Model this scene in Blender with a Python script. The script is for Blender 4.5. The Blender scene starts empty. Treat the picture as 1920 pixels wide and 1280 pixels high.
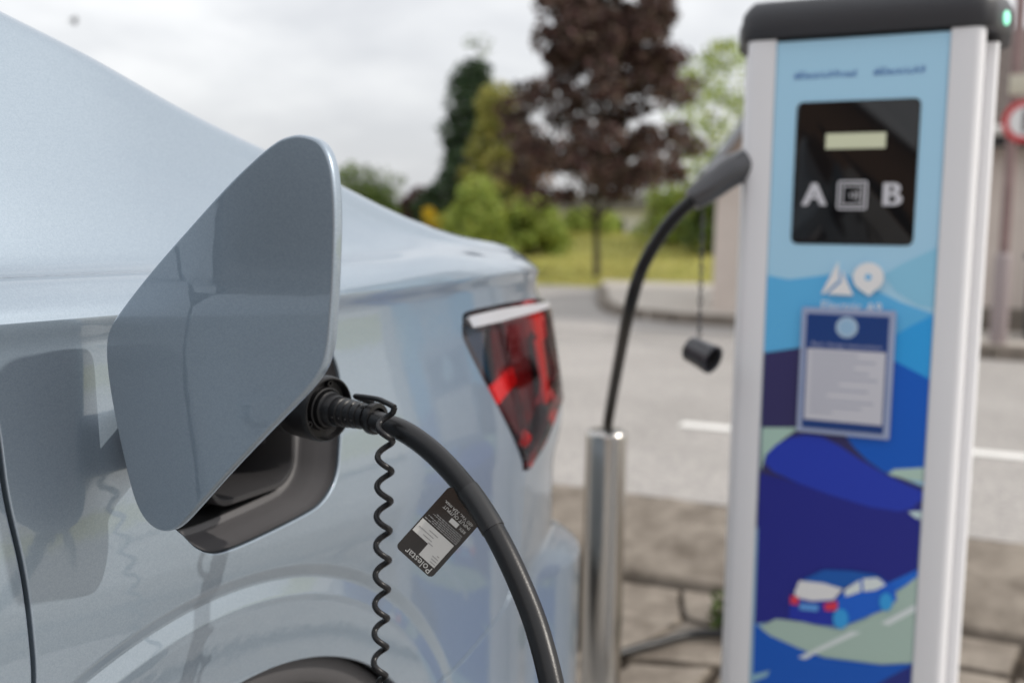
import bpy, bmesh, math, random
import numpy as np
from mathutils import Vector, Matrix
from mathutils.geometry import delaunay_2d_cdt
random.seed(7); np.random.seed(7)
R = math.radians
scene = bpy.context.scene
col = scene.collection

# ---------------------------------------------------------------- camera
cam = bpy.data.cameras.new('camera'); cam_ob = bpy.data.objects.new('camera', cam); col.objects.link(cam_ob)
cam.lens = 35.0; cam.sensor_width = 36.0; cam.clip_start = .02; cam.clip_end = 2000
AZ, PITCH, ROLL = R(25), R(5.9), R(1.0)
fw = Vector((math.cos(AZ)*math.cos(PITCH), math.sin(AZ)*math.cos(PITCH), -math.sin(PITCH)))
rt = Vector((math.sin(AZ), -math.cos(AZ), 0)); upv = rt.cross(fw)
rt2 = rt*math.cos(ROLL)+upv*math.sin(ROLL); up2 = upv*math.cos(ROLL)-rt*math.sin(ROLL)
m = Matrix((rt2, up2, -fw)).transposed().to_4x4(); m.translation = Vector((0, 0, 1.15)); cam_ob.matrix_world = m
cam.dof.use_dof = True; cam.dof.focus_distance = .755; cam.dof.aperture_fstop = 3.9; cam.dof.aperture_blades = 0
scene.camera = cam_ob

# ---------------------------------------------------------------- sky, sun, exposure
SUN_EL, SUN_AZ = R(37.5), R(-74)          # azimuth counted from +x towards +y
world = bpy.data.worlds.new('World'); scene.world = world; world.use_nodes = True
nt = world.node_tree; nt.nodes.clear()
def wn(t, **k):
    n = nt.nodes.new(t)
    for a, v in k.items(): setattr(n, a, v)
    return n
sky = wn('ShaderNodeTexSky', sky_type='NISHITA', sun_disc=False)
sky.sun_elevation = SUN_EL; sky.sun_rotation = R(90)-SUN_AZ; sky.air_density = 1.2; sky.dust_density = 3.0
tc = wn('ShaderNodeTexCoord'); mp = wn('ShaderNodeMapping'); mp.inputs['Scale'].default_value = (1.6, 1.6, 4.2)
nz = wn('ShaderNodeTexNoise'); nz.inputs['Scale'].default_value = 2.1; nz.inputs['Detail'].default_value = 7; nz.inputs['Roughness'].default_value = .55; nz.inputs['Distortion'].default_value = .35
rp = wn('ShaderNodeValToRGB'); rp.color_ramp.elements[0].position = .34; rp.color_ramp.elements[1].position = .66
rp.color_ramp.elements[0].color = (4.15, 4.22, 4.4, 1); rp.color_ramp.elements[1].color = (5.9, 5.92, 5.96, 1)
mx = wn('ShaderNodeMix', data_type='RGBA'); mx.inputs[0].default_value = .90
bg = wn('ShaderNodeBackground'); bg.inputs['Strength'].default_value = .10
wo = wn('ShaderNodeOutputWorld'); L = nt.links.new
L(tc.outputs['Generated'], mp.inputs['Vector']); L(mp.outputs[0], nz.inputs['Vector']); L(nz.outputs['Fac'], rp.inputs[0])
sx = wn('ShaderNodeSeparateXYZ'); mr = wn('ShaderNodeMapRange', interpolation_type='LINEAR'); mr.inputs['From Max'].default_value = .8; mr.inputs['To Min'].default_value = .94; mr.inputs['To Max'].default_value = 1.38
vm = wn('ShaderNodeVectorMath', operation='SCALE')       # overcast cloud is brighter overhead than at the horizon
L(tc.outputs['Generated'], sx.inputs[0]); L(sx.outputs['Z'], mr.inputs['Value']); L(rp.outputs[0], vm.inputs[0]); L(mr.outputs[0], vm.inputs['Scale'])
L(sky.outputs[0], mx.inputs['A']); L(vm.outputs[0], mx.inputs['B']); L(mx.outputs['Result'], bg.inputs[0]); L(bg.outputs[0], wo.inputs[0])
sl = bpy.data.lights.new('sun', 'SUN'); sl.energy = 1.35; sl.angle = R(0.9); sl.color = (1, .94, .86)
so = bpy.data.objects.new('sun', sl); col.objects.link(so)
sd = Vector((math.cos(SUN_EL)*math.cos(SUN_AZ), math.cos(SUN_EL)*math.sin(SUN_AZ), math.sin(SUN_EL)))
so.rotation_euler = sd.to_track_quat('Z', 'Y').to_euler(); so.location = sd*30
vs = scene.view_settings; vs.view_transform = 'Standard'; vs.look = 'None'; vs.exposure = 0.80; vs.gamma = 1; vs.use_curve_mapping = False
scene.render.engine = 'CYCLES'; scene.cycles.use_denoising = True
scene.cycles.max_bounces = 10; scene.cycles.transparent_max_bounces = 24
scene.cycles.caustics_reflective = False; scene.cycles.caustics_refractive = False; scene.cycles.sample_clamp_indirect = 6

# ---------------------------------------------------------------- materials
def lin(c): return tuple((v/255/12.92 if v/255 <= .04045 else ((v/255+.055)/1.055)**2.4) for v in c)
MATS = {}
def mat(name, c=(.5,.5,.5), rough=.5, metal=0.0, coat=0.0, coat_r=.03, var=0.0, scale=8.0, bump=0.0, bscale=60.0, emit=None, es=0.0,
        c2=None, spec=.5, coords='Object', detail=5, trans=0.0, sheen=0, island=0.0, rvar=0.0):
    if name in MATS: return MATS[name]
    m = bpy.data.materials.new(name); m.use_nodes = True; n = m.node_tree.nodes; l = m.node_tree.links.new
    b = n['Principled BSDF']
    b.inputs['Base Color'].default_value = (*c, 1); b.inputs['Roughness'].default_value = rough; b.inputs['Metallic'].default_value = metal
    b.inputs['Coat Weight'].default_value = coat; b.inputs['Coat Roughness'].default_value = coat_r
    b.inputs['Specular IOR Level'].default_value = spec; b.inputs['Transmission Weight'].default_value = trans
    if emit: b.inputs['Emission Color'].default_value = (*emit, 1); b.inputs['Emission Strength'].default_value = es
    co = None
    if var or c2 or bump or rvar:
        t = n.new('ShaderNodeTexCoord'); co = t.outputs[coords]
    last = None
    if c2 or var:
        z = n.new('ShaderNodeTexNoise'); z.inputs['Scale'].default_value = scale; z.inputs['Detail'].default_value = detail; z.inputs['Roughness'].default_value = .6
        l(co, z.inputs['Vector'])
        r = n.new('ShaderNodeValToRGB'); e = r.color_ramp.elements; e[0].position, e[1].position = .3, .7
        if c2: e[0].color, e[1].color = (*c, 1), (*c2, 1)
        else:
            e[0].color = (*[v*(1-var) for v in c], 1); e[1].color = (*[min(1, v*(1+var)) for v in c], 1)
        l(z.outputs['Fac'], r.inputs[0]); last = r.outputs[0]
    if island:
        g = n.new('ShaderNodeNewGeometry'); h = n.new('ShaderNodeHueSaturation')
        ma = n.new('ShaderNodeMapRange'); ma.inputs['To Min'].default_value = 1-island; ma.inputs['To Max'].default_value = 1+island
        l(g.outputs['Random Per Island'], ma.inputs['Value']); l(ma.outputs[0], h.inputs['Value'])
        ma2 = n.new('ShaderNodeMapRange'); ma2.inputs['To Min'].default_value = .5-island*.05; ma2.inputs['To Max'].default_value = .5+island*.05
        w = n.new('ShaderNodeMath'); w.operation = 'MULTIPLY'; w.inputs[1].default_value = 7.31; wf = n.new('ShaderNodeMath'); wf.operation = 'FRACT'
        l(g.outputs['Random Per Island'], w.inputs[0]); l(w.outputs[0], wf.inputs[0]); l(wf.outputs[0], ma2.inputs['Value']); l(ma2.outputs[0], h.inputs['Hue'])
        if last: l(last, h.inputs['Color'])
        else: h.inputs['Color'].default_value = (*c, 1)
        last = h.outputs[0]
    if last: l(last, b.inputs['Base Color'])
    if rvar:
        z = n.new('ShaderNodeTexNoise'); z.inputs['Scale'].default_value = scale*2; l(co, z.inputs['Vector'])
        r = n.new('ShaderNodeMapRange'); r.inputs['To Min'].default_value = max(0, rough-rvar); r.inputs['To Max'].default_value = rough+rvar
        l(z.outputs['Fac'], r.inputs['Value']); l(r.outputs[0], b.inputs['Roughness'])
    if bump:
        z = n.new('ShaderNodeTexNoise'); z.inputs['Scale'].default_value = bscale; z.inputs['Detail'].default_value = 4; l(co, z.inputs['Vector'])
        k = n.new('ShaderNodeBump'); k.inputs['Strength'].default_value = bump; k.inputs['Distance'].default_value = .004
        l(z.outputs['Fac'], k.inputs['Height']); l(k.outputs[0], b.inputs['Normal'])
    MATS[name] = m; return m
def paint():
    m = bpy.data.materials.new('car_paint'); m.use_nodes = True; n = m.node_tree.nodes; l = m.node_tree.links.new; b = n['Principled BSDF']
    t = n.new('ShaderNodeTexCoord'); z = n.new('ShaderNodeTexVoronoi'); z.inputs['Scale'].default_value = 1000
    l(t.outputs['Object'], z.inputs['Vector'])
    r = n.new('ShaderNodeMix'); r.data_type = 'RGBA'; r.inputs['A'].default_value = (.250, .312, .376, 1); r.inputs['B'].default_value = (.306, .372, .440, 1)
    l(z.outputs['Color'], r.inputs[0]); l(r.outputs['Result'], b.inputs['Base Color'])
    b.inputs['Metallic'].default_value = .52; b.inputs['Roughness'].default_value = .36
    b.inputs['Coat Weight'].default_value = 1.0; b.inputs['Coat Roughness'].default_value = .02; b.inputs['Coat IOR'].default_value = 1.75
    o = n.new('ShaderNodeTexNoise'); o.inputs['Scale'].default_value = 75; o.inputs['Detail'].default_value = 2; l(t.outputs['Object'], o.inputs['Vector'])
    k = n.new('ShaderNodeBump'); k.inputs['Strength'].default_value = .035; k.inputs['Distance'].default_value = .002; l(o.outputs['Fac'], k.inputs['Height']); l(k.outputs[0], b.inputs['Coat Normal'])
    d = n.new('ShaderNodeTexNoise'); d.inputs['Scale'].default_value = 9; d.inputs['Detail'].default_value = 8; l(t.outputs['Object'], d.inputs['Vector'])
    e = n.new('ShaderNodeMapRange'); e.inputs['From Min'].default_value = .45; e.inputs['From Max'].default_value = .8; e.inputs['To Min'].default_value = .012; e.inputs['To Max'].default_value = .09
    l(d.outputs['Fac'], e.inputs['Value']); l(e.outputs[0], b.inputs['Coat Roughness'])        # thin uneven road film
    return m
PAINT = paint()
def lens(name, c, gl=.03, tint=1.0):
    """thin coloured plastic: tinted see-through layer under a glossy surface"""
    m = bpy.data.materials.new(name); m.use_nodes = True; n = m.node_tree.nodes; l = m.node_tree.links.new
    n.remove(n['Principled BSDF']); o = n['Material Output']
    t = n.new('ShaderNodeBsdfTransparent'); t.inputs[0].default_value = (*c, 1); g = n.new('ShaderNodeBsdfGlossy'); g.inputs['Roughness'].default_value = gl
    f = n.new('ShaderNodeFresnel'); f.inputs['IOR'].default_value = 1.52; x = n.new('ShaderNodeMixShader')
    l(f.outputs[0], x.inputs[0]); l(t.outputs[0], x.inputs[1]); l(g.outputs[0], x.inputs[2]); l(x.outputs[0], o.inputs['Surface'])
    MATS[name] = m; return m
BLACK = mat('black_plastic', (.010,.010,.011), .36, bump=.06, bscale=900, spec=.35)
RUBBER = mat('black_rubber', (.011,.011,.012), .34, bump=.05, bscale=700, rvar=.06, spec=.38)
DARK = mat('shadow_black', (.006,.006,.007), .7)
BEZEL = mat('grey_trim_plastic', (.088,.085,.088), .5, bump=.05, bscale=1200)
STEEL = mat('brushed_steel', (.55,.53,.50), .22, metal=1.0, rvar=.06, scale=20)
WHITE = mat('white_powder_coat', (.84,.84,.86), .35, bump=.03, bscale=300)
GLASS_DARK = mat('dark_screen_glass', (.008,.008,.009), .06, spec=.5)

# ---------------------------------------------------------------- object helpers
def link(name, me, m=None, parent=None, smooth=False):
    if m is not None: me.materials.append(m)
    o = bpy.data.objects.new(name, me); col.objects.link(o)
    if parent is not None:
        o.parent = parent
        o.matrix_parent_inverse = WORLDM.get(parent, Matrix()).inverted()
    if smooth:
        me.polygons.foreach_set('use_smooth', [True]*len(me.polygons))
    return o
WORLDM = {}
def tag(o, label=None, cat=None, group=None, kind=None):
    if label: o['label'] = label
    if cat: o['category'] = cat
    if group: o['group'] = group
    if kind: o['kind'] = kind
    return o
def thing(name, loc, label, cat, group=None):
    o = bpy.data.objects.new(name, None); o.empty_display_size = .2; col.objects.link(o); o.location = loc
    WORLDM[o] = Matrix.Translation(Vector(loc)); return tag(o, label, cat, group)
def mesh(name, verts, faces):
    me = bpy.data.meshes.new(name); me.from_pydata([tuple(map(float, v)) for v in verts], [], [tuple(map(int, f)) for f in faces]); me.update(); return me
def smooth_by_angle(me, ang=35):
    me.polygons.foreach_set('use_smooth', [True]*len(me.polygons))
    me.set_sharp_from_angle(angle=R(ang))
def bm_obj(name, bm, m, parent=None, ang=35):
    me = bpy.data.meshes.new(name); bmesh.ops.recalc_face_normals(bm, faces=bm.faces); bm.to_mesh(me); bm.free()
    smooth_by_angle(me, ang); return link(name, me, m, parent)
def box(name, lo, hi, m, parent=None, bev=.0, seg=2, mtx=None):
    bm = bmesh.new(); lo, hi = Vector(lo), Vector(hi)
    bmesh.ops.create_cube(bm, size=1, matrix=Matrix.Translation((lo+hi)/2) @ Matrix.Diagonal((*(hi-lo), 1)))
    if bev: bmesh.ops.bevel(bm, geom=bm.edges[:], offset=bev, segments=seg, profile=.5, affect='EDGES')
    if mtx is not None: bmesh.ops.transform(bm, matrix=mtx, verts=bm.verts)
    return bm_obj(name, bm, m, parent)
def prism(name, pts, d0, d1, m, parent=None, frame=None, bev=0.0, seg=2):
    """extrude a 2D outline (a, b) between depths d0 and d1; frame maps (a, b, d) to the world"""
    bm = bmesh.new(); fr = frame or (lambda a, b, d: (a, b, d))
    v0 = [bm.verts.new(fr(a, b, d0)) for a, b in pts]; v1 = [bm.verts.new(fr(a, b, d1)) for a, b in pts]
    n = len(pts); top = bm.faces.new(v1); bot = bm.faces.new(v0[::-1])
    for i in range(n): bm.faces.new((v0[i], v0[(i+1) % n], v1[(i+1) % n], v1[i]))
    if bev: bmesh.ops.bevel(bm, geom=list(top.edges)+list(bot.edges), offset=bev, segments=seg, profile=.5, affect='EDGES')
    return bm_obj(name, bm, m, parent)
def spline(pts, n=8, closed=False):
    P = [Vector(p) for p in pts]; out = []; k = len(P)
    for i in range(k if closed else k-1):
        g = (lambda j: P[j % k]) if closed else (lambda j: P[min(max(j, 0), k-1)])
        a, b, c, d = g(i-1), g(i), g(i+1), g(i+2)
        for j in range(n):
            t = j/n; out.append(.5*(2*b+(c-a)*t+(2*a-5*b+4*c-d)*t*t+(3*b-a-3*c+d)*t**3))
    if not closed: out.append(P[-1])
    return out
def tube_geo(P, rad, n=14, cap=True):
    verts, faces = [], []; k = len(P); prev = None
    for i, p in enumerate(P):
        t = (P[min(i+1, k-1)]-P[max(i-1, 0)]).normalized()
        if prev is None:
            prev = t.orthogonal().normalized()
        prev = (prev-t*prev.dot(t)).normalized(); b = t.cross(prev); r = rad(i/(k-1)) if callable(rad) else rad
        for j in range(n):
            a = 2*math.pi*j/n; verts.append(p+(prev*math.cos(a)+b*math.sin(a))*r)
    for i in range(k-1):
        for j in range(n):
            faces.append((i*n+j, i*n+(j+1) % n, (i+1)*n+(j+1) % n, (i+1)*n+j))
    if cap: faces += [tuple(range(n))[::-1], tuple((k-1)*n+j for j in range(n))]
    return verts, faces
def tube(name, pts, rad, m, parent=None, n=14, sub=8, raw=False):
    P = [Vector(p) for p in pts] if raw else spline(pts, sub)
    v, f = tube_geo(P, rad, n); me = mesh(name, v, f); smooth_by_angle(me, 50); return link(name, me, m, parent)
def lathe(name, prof, org, axis, m, parent=None, n=48, ang=30):
    a = Vector(axis).normalized(); u = a.orthogonal().normalized(); w = a.cross(u); org = Vector(org); v, f = [], []
    for t, r in prof:
        for j in range(n):
            q = 2*math.pi*j/n; v.append(org+a*t+(u*math.cos(q)+w*math.sin(q))*max(r, 1e-5))
    for i in range(len(prof)-1):
        for j in range(n): f.append((i*n+j, i*n+(j+1) % n, (i+1)*n+(j+1) % n, (i+1)*n+j))
    me = mesh(name, v, f); bm = bmesh.new(); bm.from_mesh(me); bmesh.ops.remove_doubles(bm, verts=bm.verts, dist=2e-5); bpy.data.meshes.remove(me)
    return bm_obj(name, bm, m, parent, ang)
def text(name, body_, size, m, parent, mtx, ext=.0002, align='CENTER'):
    cu = bpy.data.curves.new(name, 'FONT'); cu.body = body_; cu.size = size; cu.align_x = align; cu.align_y = 'CENTER'; cu.extrude = ext; cu.resolution_u = 3
    o = bpy.data.objects.new(name, cu); col.objects.link(o)
    dg = bpy.context.evaluated_depsgraph_get(); me = bpy.data.meshes.new_from_object(o.evaluated_get(dg)); bpy.data.objects.remove(o); bpy.data.curves.remove(cu)
    me.transform(mtx); me.materials.clear(); return link(name, me, m, parent)
# ---------------------------------------------------------------- car body surface
CY = 1.545                     # centre line of the car (y); the left flank is near y = 0.615
def ncs(x, y):
    """natural cubic spline through (x, y); returns an evaluator"""
    x = np.asarray(x, float); y = np.asarray(y, float); n = len(x)
    h = np.diff(x); A = np.eye(n); b = np.zeros(n)
    for i in range(1, n-1):
        A[i, i-1] = h[i-1]; A[i, i] = 2*(h[i-1]+h[i]); A[i, i+1] = h[i]
        b[i] = 6*((y[i+1]-y[i])/h[i]-(y[i]-y[i-1])/h[i-1])
    M = np.linalg.solve(A, b)
    def ev(t):
        t = np.clip(np.asarray(t, float), x[0], x[-1])
        i = np.clip(np.searchsorted(x, t)-1, 0, n-2)
        a = x[i+1]-t; c = t-x[i]; hh = h[i]
        return (M[i]*a**3+M[i+1]*c**3)/(6*hh)+(y[i]/hh-M[i]*hh/6)*a+(y[i+1]/hh-M[i+1]*hh/6)*c
    return ev
def sst(a, b, t):
    u = np.clip((t-a)/(b-a), 0, 1); return u*u*(3-2*u)
PLAN = np.array([(-2.95,1.545),(-2.93,1.2),(-2.84,.92),(-2.62,.74),(-2.2,.655),(-1.5,.628),(-.6,.623),(0,.624),
                 (.4,.625),(.7,.618),(1.0,.615),(1.25,.622),(1.40,.638),(1.51,.661),(1.59,.697),(1.648,.755),(1.685,.86),(1.715,1.1),(1.73,1.545)])
_t = np.concatenate([[0], np.cumsum(np.hypot(*np.diff(PLAN, axis=0).T))])
_px, _py = ncs(_t, PLAN[:, 0]), ncs(_t, PLAN[:, 1])
_tt = np.linspace(0, _t[-1], 24001); _X, _Y = _px(_tt), _py(_tt)
_s = np.concatenate([[0], np.cumsum(np.hypot(np.diff(_X), np.diff(_Y)))])
_s = _s-_s[np.argmin(np.abs(_X-.5)+9*(_Y > 1))]+.5         # s equals x along the rear door
_TX, _TY = np.gradient(_X, _s), np.gradient(_Y, _s)
_nr = np.hypot(_TX, _TY); _TX /= _nr; _TY /= _nr
S0, S1 = _s[0], _s[-1]
def plan(s): return np.interp(s, _s, _X), np.interp(s, _s, _Y)
ZC = ncs([S0,-2.6,-1.9,-1,0,.3,.5,.87,1.07,1.22,1.45,1.6,1.75,S1], [.80,.90,1.0,1.05,1.078,1.082,1.083,1.087,1.092,1.097,1.100,1.098,1.098,1.105])
ZT = ncs([S0,-2.6,-2.2,-1.9,-1.55,-1.2,-.8,-.3,.05]+[0.3646, 0.6101, 0.6881, 0.7802, 0.9155, 1.0414, 1.1407, 1.2606, 1.4294, 1.525]+[1.64,1.75,S1],
         [.86,.99,1.06,1.12,1.28,1.38,1.44,1.453,1.434]+[1.399, 1.3402, 1.3194, 1.2903, 1.2542, 1.2228, 1.1930, 1.1613, 1.1429, 1.1345]+[1.122,1.120,1.125])
WT = ncs([S0,-2.6,-1.9,-1.2,-.3]+[0.3646, 0.6101, 0.6881, 0.7802, 0.9155, 1.0414, 1.1407, 1.2606, 1.4294, 1.525]+[1.64,1.75,S1], [.06,.12,.15,.17,.17]+[0.1595, 0.156, 0.1515, 0.146, 0.137, 0.124, 0.107, 0.078, 0.055, 0.045]+[.04,.04,.045])
XW, ZW = .70, .352             # rear wheel centre
def lower(s, z, X):
    t = np.maximum(ZC(s)-z, 0)
    o = .0035*sst(0,.02,t)-.030*sst(.012,.27,t)+.09*sst(.34,.15,z)**1.3
    for xw in (XW, -2.08):
        r = np.hypot(X-xw+.032, z-ZW); top = sst(.30,.52,z)
        fade = 1-.9*sst(xw+.16, xw+.46, X); lr = lambda a, b: np.clip((a-r)/(a-b), 0, 1); o = o+top*fade*(.0078*lr(.4875,.4745)-.0052*lr(.4745,.457)+.006*lr(.450,.388))
    rear = sst(1.30,1.62,s)
    o = o-.022*rear*sst(.035,.065,t)*(1-.75*sst(.24,.34,t))
    b = sst(1.36,1.64,s)
    o = o-b*.060*sst(.665,.60,z)
    return o
def catmull(pts, q):
    n = len(pts)-1; u = np.clip(q, 0, 1)*n; i = np.minimum(u.astype(int), n-1); f = u-i
    P = np.stack(pts)                                   # (n+1, N)
    idx = np.arange(q.size)
    g = lambda k: P[np.clip(k, 0, n), idx]
    p1, p2 = g(i), g(i+1)
    p0 = np.where(i > 0, g(i-1), 2*p1-p2); p3 = np.where(i < n-1, g(i+2), 2*p2-p1)
    return .5*(2*p1+(p2-p0)*f+(2*p0-5*p1+4*p2-p3)*f*f+(3*p1-p0-3*p2+p3)*f**3)
WM = .40                       # domain height of the part above the shoulder
def upper(s, w):
    q = w/WM; H = ZT(s)-ZC(s); W = WT(s); k = sst(.03, .13, H)
    A = [(0,0),(.0045,.009),(.014,.020),(.027,.030),(.056,.039)]
    ins, dzs = [], []
    for j in range(10):
        rin, rdz = [(0,0),(.07,.13),(.17,.25),(.28,.36),(.40,.47),(.52,.58),(.64,.685),(.77,.79),(.89,.90),(1,1)][j]
        if j < 5: fi, fz = A[j][0]+0*W, A[j][1]+0*W
        elif j < 8:
            m = (j-4)/3.0; fi = .056+m*(W-.022-.056)+.006*math.sin(m*math.pi); fz = .039+m*(H-.036-.039)
        elif j == 8: fi, fz = W-.010, H-.010
        else: fi, fz = W+.012, H
        ins.append(k*fi+(1-k)*rin*W); dzs.append(k*fz+(1-k)*rdz*H)
    return catmull(ins, q), catmull(dzs, q)
def body(s, w, out=0.0):
    """point of the outer skin at plan length s and height w below (negative: metres) or above (0..WM) the shoulder line"""
    s = np.atleast_1d(np.asarray(s, float)); w = np.atleast_1d(np.asarray(w, float))
    X, Y = plan(s); nx, ny = -np.interp(s, _s, _TY), np.interp(s, _s, _TX)
    zc = ZC(s); oL = lower(s, zc+np.minimum(w, 0), X); iu, zu = upper(s, np.maximum(w, 0))
    o = np.where(w < 0, oL, iu)-out; z = zc+np.where(w < 0, w, zu)
    return np.stack([X+nx*o, Y+ny*o, z], -1)
def normals(s, w, h=.0012):
    a = body(s+h, w)-body(s-h, w); b = body(s, w+h)-body(s, w-h)
    n = np.cross(a, b); n /= np.linalg.norm(n, axis=-1, keepdims=True)
    return n

# ---------------------------------------------------------------- ground, road, kerbs
def grid_sheet(name, x0, x1, y0, y1, nx, ny, zf, m):
    xs, ys = np.linspace(x0, x1, nx), np.linspace(y0, y1, ny)
    v = [(x, y, zf(x, y)) for x in xs for y in ys]
    f = [(i*ny+j, (i+1)*ny+j, (i+1)*ny+j+1, i*ny+j+1) for i in range(nx-1) for j in range(ny-1)]
    o = link(name, mesh(name, v, f), m, smooth=True); return o
def asphalt(name, c, c2, sc):
    m = mat(name, c, .85, c2=c2, scale=sc, bump=.6, bscale=170, spec=.35)
    n = m.node_tree.nodes; l = m.node_tree.links.new; b = n['Principled BSDF']; src = b.inputs['Base Color'].links[0].from_socket
    t = n.new('ShaderNodeTexCoord'); v = n.new('ShaderNodeTexVoronoi'); v.inputs['Scale'].default_value = 70; l(t.outputs['Object'], v.inputs['Vector'])
    r = n.new('ShaderNodeValToRGB'); r.color_ramp.elements[0].color = (.55,.55,.55,1); r.color_ramp.elements[1].color = (1.25,1.22,1.18,1)
    x = n.new('ShaderNodeMix'); x.data_type = 'RGBA'; x.blend_type = 'MULTIPLY'; x.inputs[0].default_value = .8
    l(v.outputs['Color'], r.inputs[0]); l(src, x.inputs['A']); l(r.outputs[0], x.inputs['B']); l(x.outputs['Result'], b.inputs['Base Color']); return m
ASPH = asphalt('worn_asphalt', (.33,.315,.30), (.43,.41,.395), .8)
ASPH2 = asphalt('bay_asphalt', (.36,.35,.34), (.45,.44,.425), 1.4)
SOIL = mat('dry_soil', (.055,.042,.03), .95, c2=(.13,.10,.072), scale=9, bump=1, bscale=50)
CONC = mat('stained_concrete', (.12,.097,.075), .9, c2=(.30,.26,.215), scale=7.5, detail=9, bump=.9, bscale=45)
CONC2 = mat('pale_concrete', (.42,.385,.34), .9, c2=(.56,.515,.46), scale=4, detail=8, bump=.6, bscale=40)
KERB_D = mat('old_kerb_stone', (.13,.11,.09), .9, c2=(.25,.215,.18), scale=6, bump=.6, bscale=30)
LINE = mat('road_marking_paint', (.85,.84,.80), .8, c2=(.72,.71,.68), scale=14, bump=.3, bscale=120)
LAWN = mat('lawn_green', (.30,.31,.07), .95, c2=(.47,.43,.13), scale=.8, detail=9, bump=1, bscale=12)
tag(grid_sheet('parking_ground', -60, 2.3, -60, 60, 2, 2, lambda x, y: 0, ASPH2), kind='structure')
tag(grid_sheet('soil_strip', 2.3, 3.3, -60, 60, 12, 500, lambda x, y: -.045+.012*math.sin(x*11+y*7)*math.sin(y*13-x*5), SOIL), kind='structure')
tag(grid_sheet('road', 3.765, 22.0, -60, 60, 2, 2, lambda x, y: .138, ASPH), kind='structure')
def lawn_z(x, y):
    t = max(0, x-20.3); return .142+.10*min(t, 11)+.012*max(0, min(t, 90)-11)+.05*math.sin(x*.5+y*.33)*min(1, t/4)
tag(grid_sheet('lawn', 20.3, 400, -250, 300, 120, 60, lawn_z, LAWN), kind='structure')
# base plane under everything as far as the horizon
FAR = mat('far_field', (.07,.09,.03), .95, c2=(.11,.12,.045), scale=.05)
tag(grid_sheet('far_ground', -900, 900, -900, 900, 2, 2, lambda x, y: -.12, FAR), kind='structure')

kerb = thing('kerb', (3.4, 0, 0), 'broad stained concrete kerb sloping down from the road edge', 'kerb'); kerb['kind'] = 'structure'; del kerb['category']
def kerb_block(y0, y1, seed):
    rnd = random.Random(seed); n = 22; prof = [(3.19,-.10),(3.185,.012),(3.20,.030),(3.255,.034),(3.27,.046),(3.42,.074),(3.58,.102),(3.71,.127),(3.765,.1365),(3.84,.1310),(3.84,-.10)]
    v, f = [], []
    for i in range(n+1):
        y = y0+(y1-y0)*i/n
        for j, (x, z) in enumerate(prof):
            e = .006 if 0 < j < 10 else 0
            chip = .035*max(0, rnd.random()-.8) if j in (1, 2) else 0
            v.append((x+rnd.uniform(-e, e)+chip, y, z+rnd.uniform(-e, e)*.6-chip*.4))
    k = len(prof)
    for i in range(n):
        for j in range(k-1): f.append((i*k+j, i*k+j+1, (i+1)*k+j+1, (i+1)*k+j))
    f += [tuple(range(k)), tuple(n*k+j for j in range(k))[::-1]]
    me = mesh('kerb_stone', v, f); smooth_by_angle(me, 60); return link('kerb_stone', me, CONC, kerb)
yy = -9.0; i = 0
while yy < 10:
    kerb_block(yy, yy+1.83, i); yy += 1.845; i += 1
# road markings: broken centre line
def strip(name, x0, x1, y0, y1, z, m, parent=None):
    n = 14; rnd = random.Random(int(y0*100)); v, f = [], []
    for i in range(n+1):
        y = y0+(y1-y0)*i/n; v += [(x0+rnd.uniform(-.004,.004), y, z), (x1+rnd.uniform(-.004,.004), y, z)]
    for i in range(n): f.append((2*i, 2*i+1, 2*i+3, 2*i+2))
    return link(name, mesh(name, v, f), m, parent)
for y0, y1 in ((4.9, 7.2), (1.13, 1.45), (-3.2, .12)):
    o = strip('road_marking', 5.285, 5.42, y0, y1, .1425, LINE); tag(o, kind='structure')
tag(strip('road_seam', 10.25, 10.33, -30, 30, .1425, mat('tar_seam', (.14,.13,.125), .8, var=.3, scale=3)), kind='structure')
# broken slabs along the soil strip
pav = thing('broken_paving', (2.75, .5, 0), 'cracked concrete paving along the foot of the kerb', 'paving'); pav['kind'] = 'structure'; del pav['category']
rnd = random.Random(3); NX, NY = 3, 13
gx = [[2.31+i*.29+(rnd.uniform(-.07,.07) if 0 < i < NX else (0 if i == 0 else -.01)) for j in range(NY+1)] for i in range(NX+1)]
gy = [[-1.6+j*.30+rnd.uniform(-.09,.09) for j in range(NY+1)] for i in range(NX+1)]
for i in range(NX):
    for j in range(NY):
        q = [Vector((gx[a][b], gy[a][b], 0)) for a, b in ((i,j),(i+1,j),(i+1,j+1),(i,j+1))]; c = sum(q, Vector())/4
        gap = rnd.choice((.001,.002,.004,.004,.03)); P = []
        for a in range(4):
            s0, s1 = q[a], q[(a+1) % 4]
            for t in (0, .33, .66):
                p = s0.lerp(s1, t); p = p+(c-p).normalized()*(gap+rnd.uniform(0,.014)); P.append((p.x, p.y))
        tilt = (rnd.uniform(-.03,.03), rnd.uniform(-.03,.03)); dz = rnd.uniform(-.012,.006)
        prism('slab', P, -.06, 0, CONC, pav, lambda a, b, d, c=c, tilt=tilt, dz=dz: (a, b, d+dz+(a-c.x)*tilt[0]+(b-c.y)*tilt[1]), bev=.006)
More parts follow.
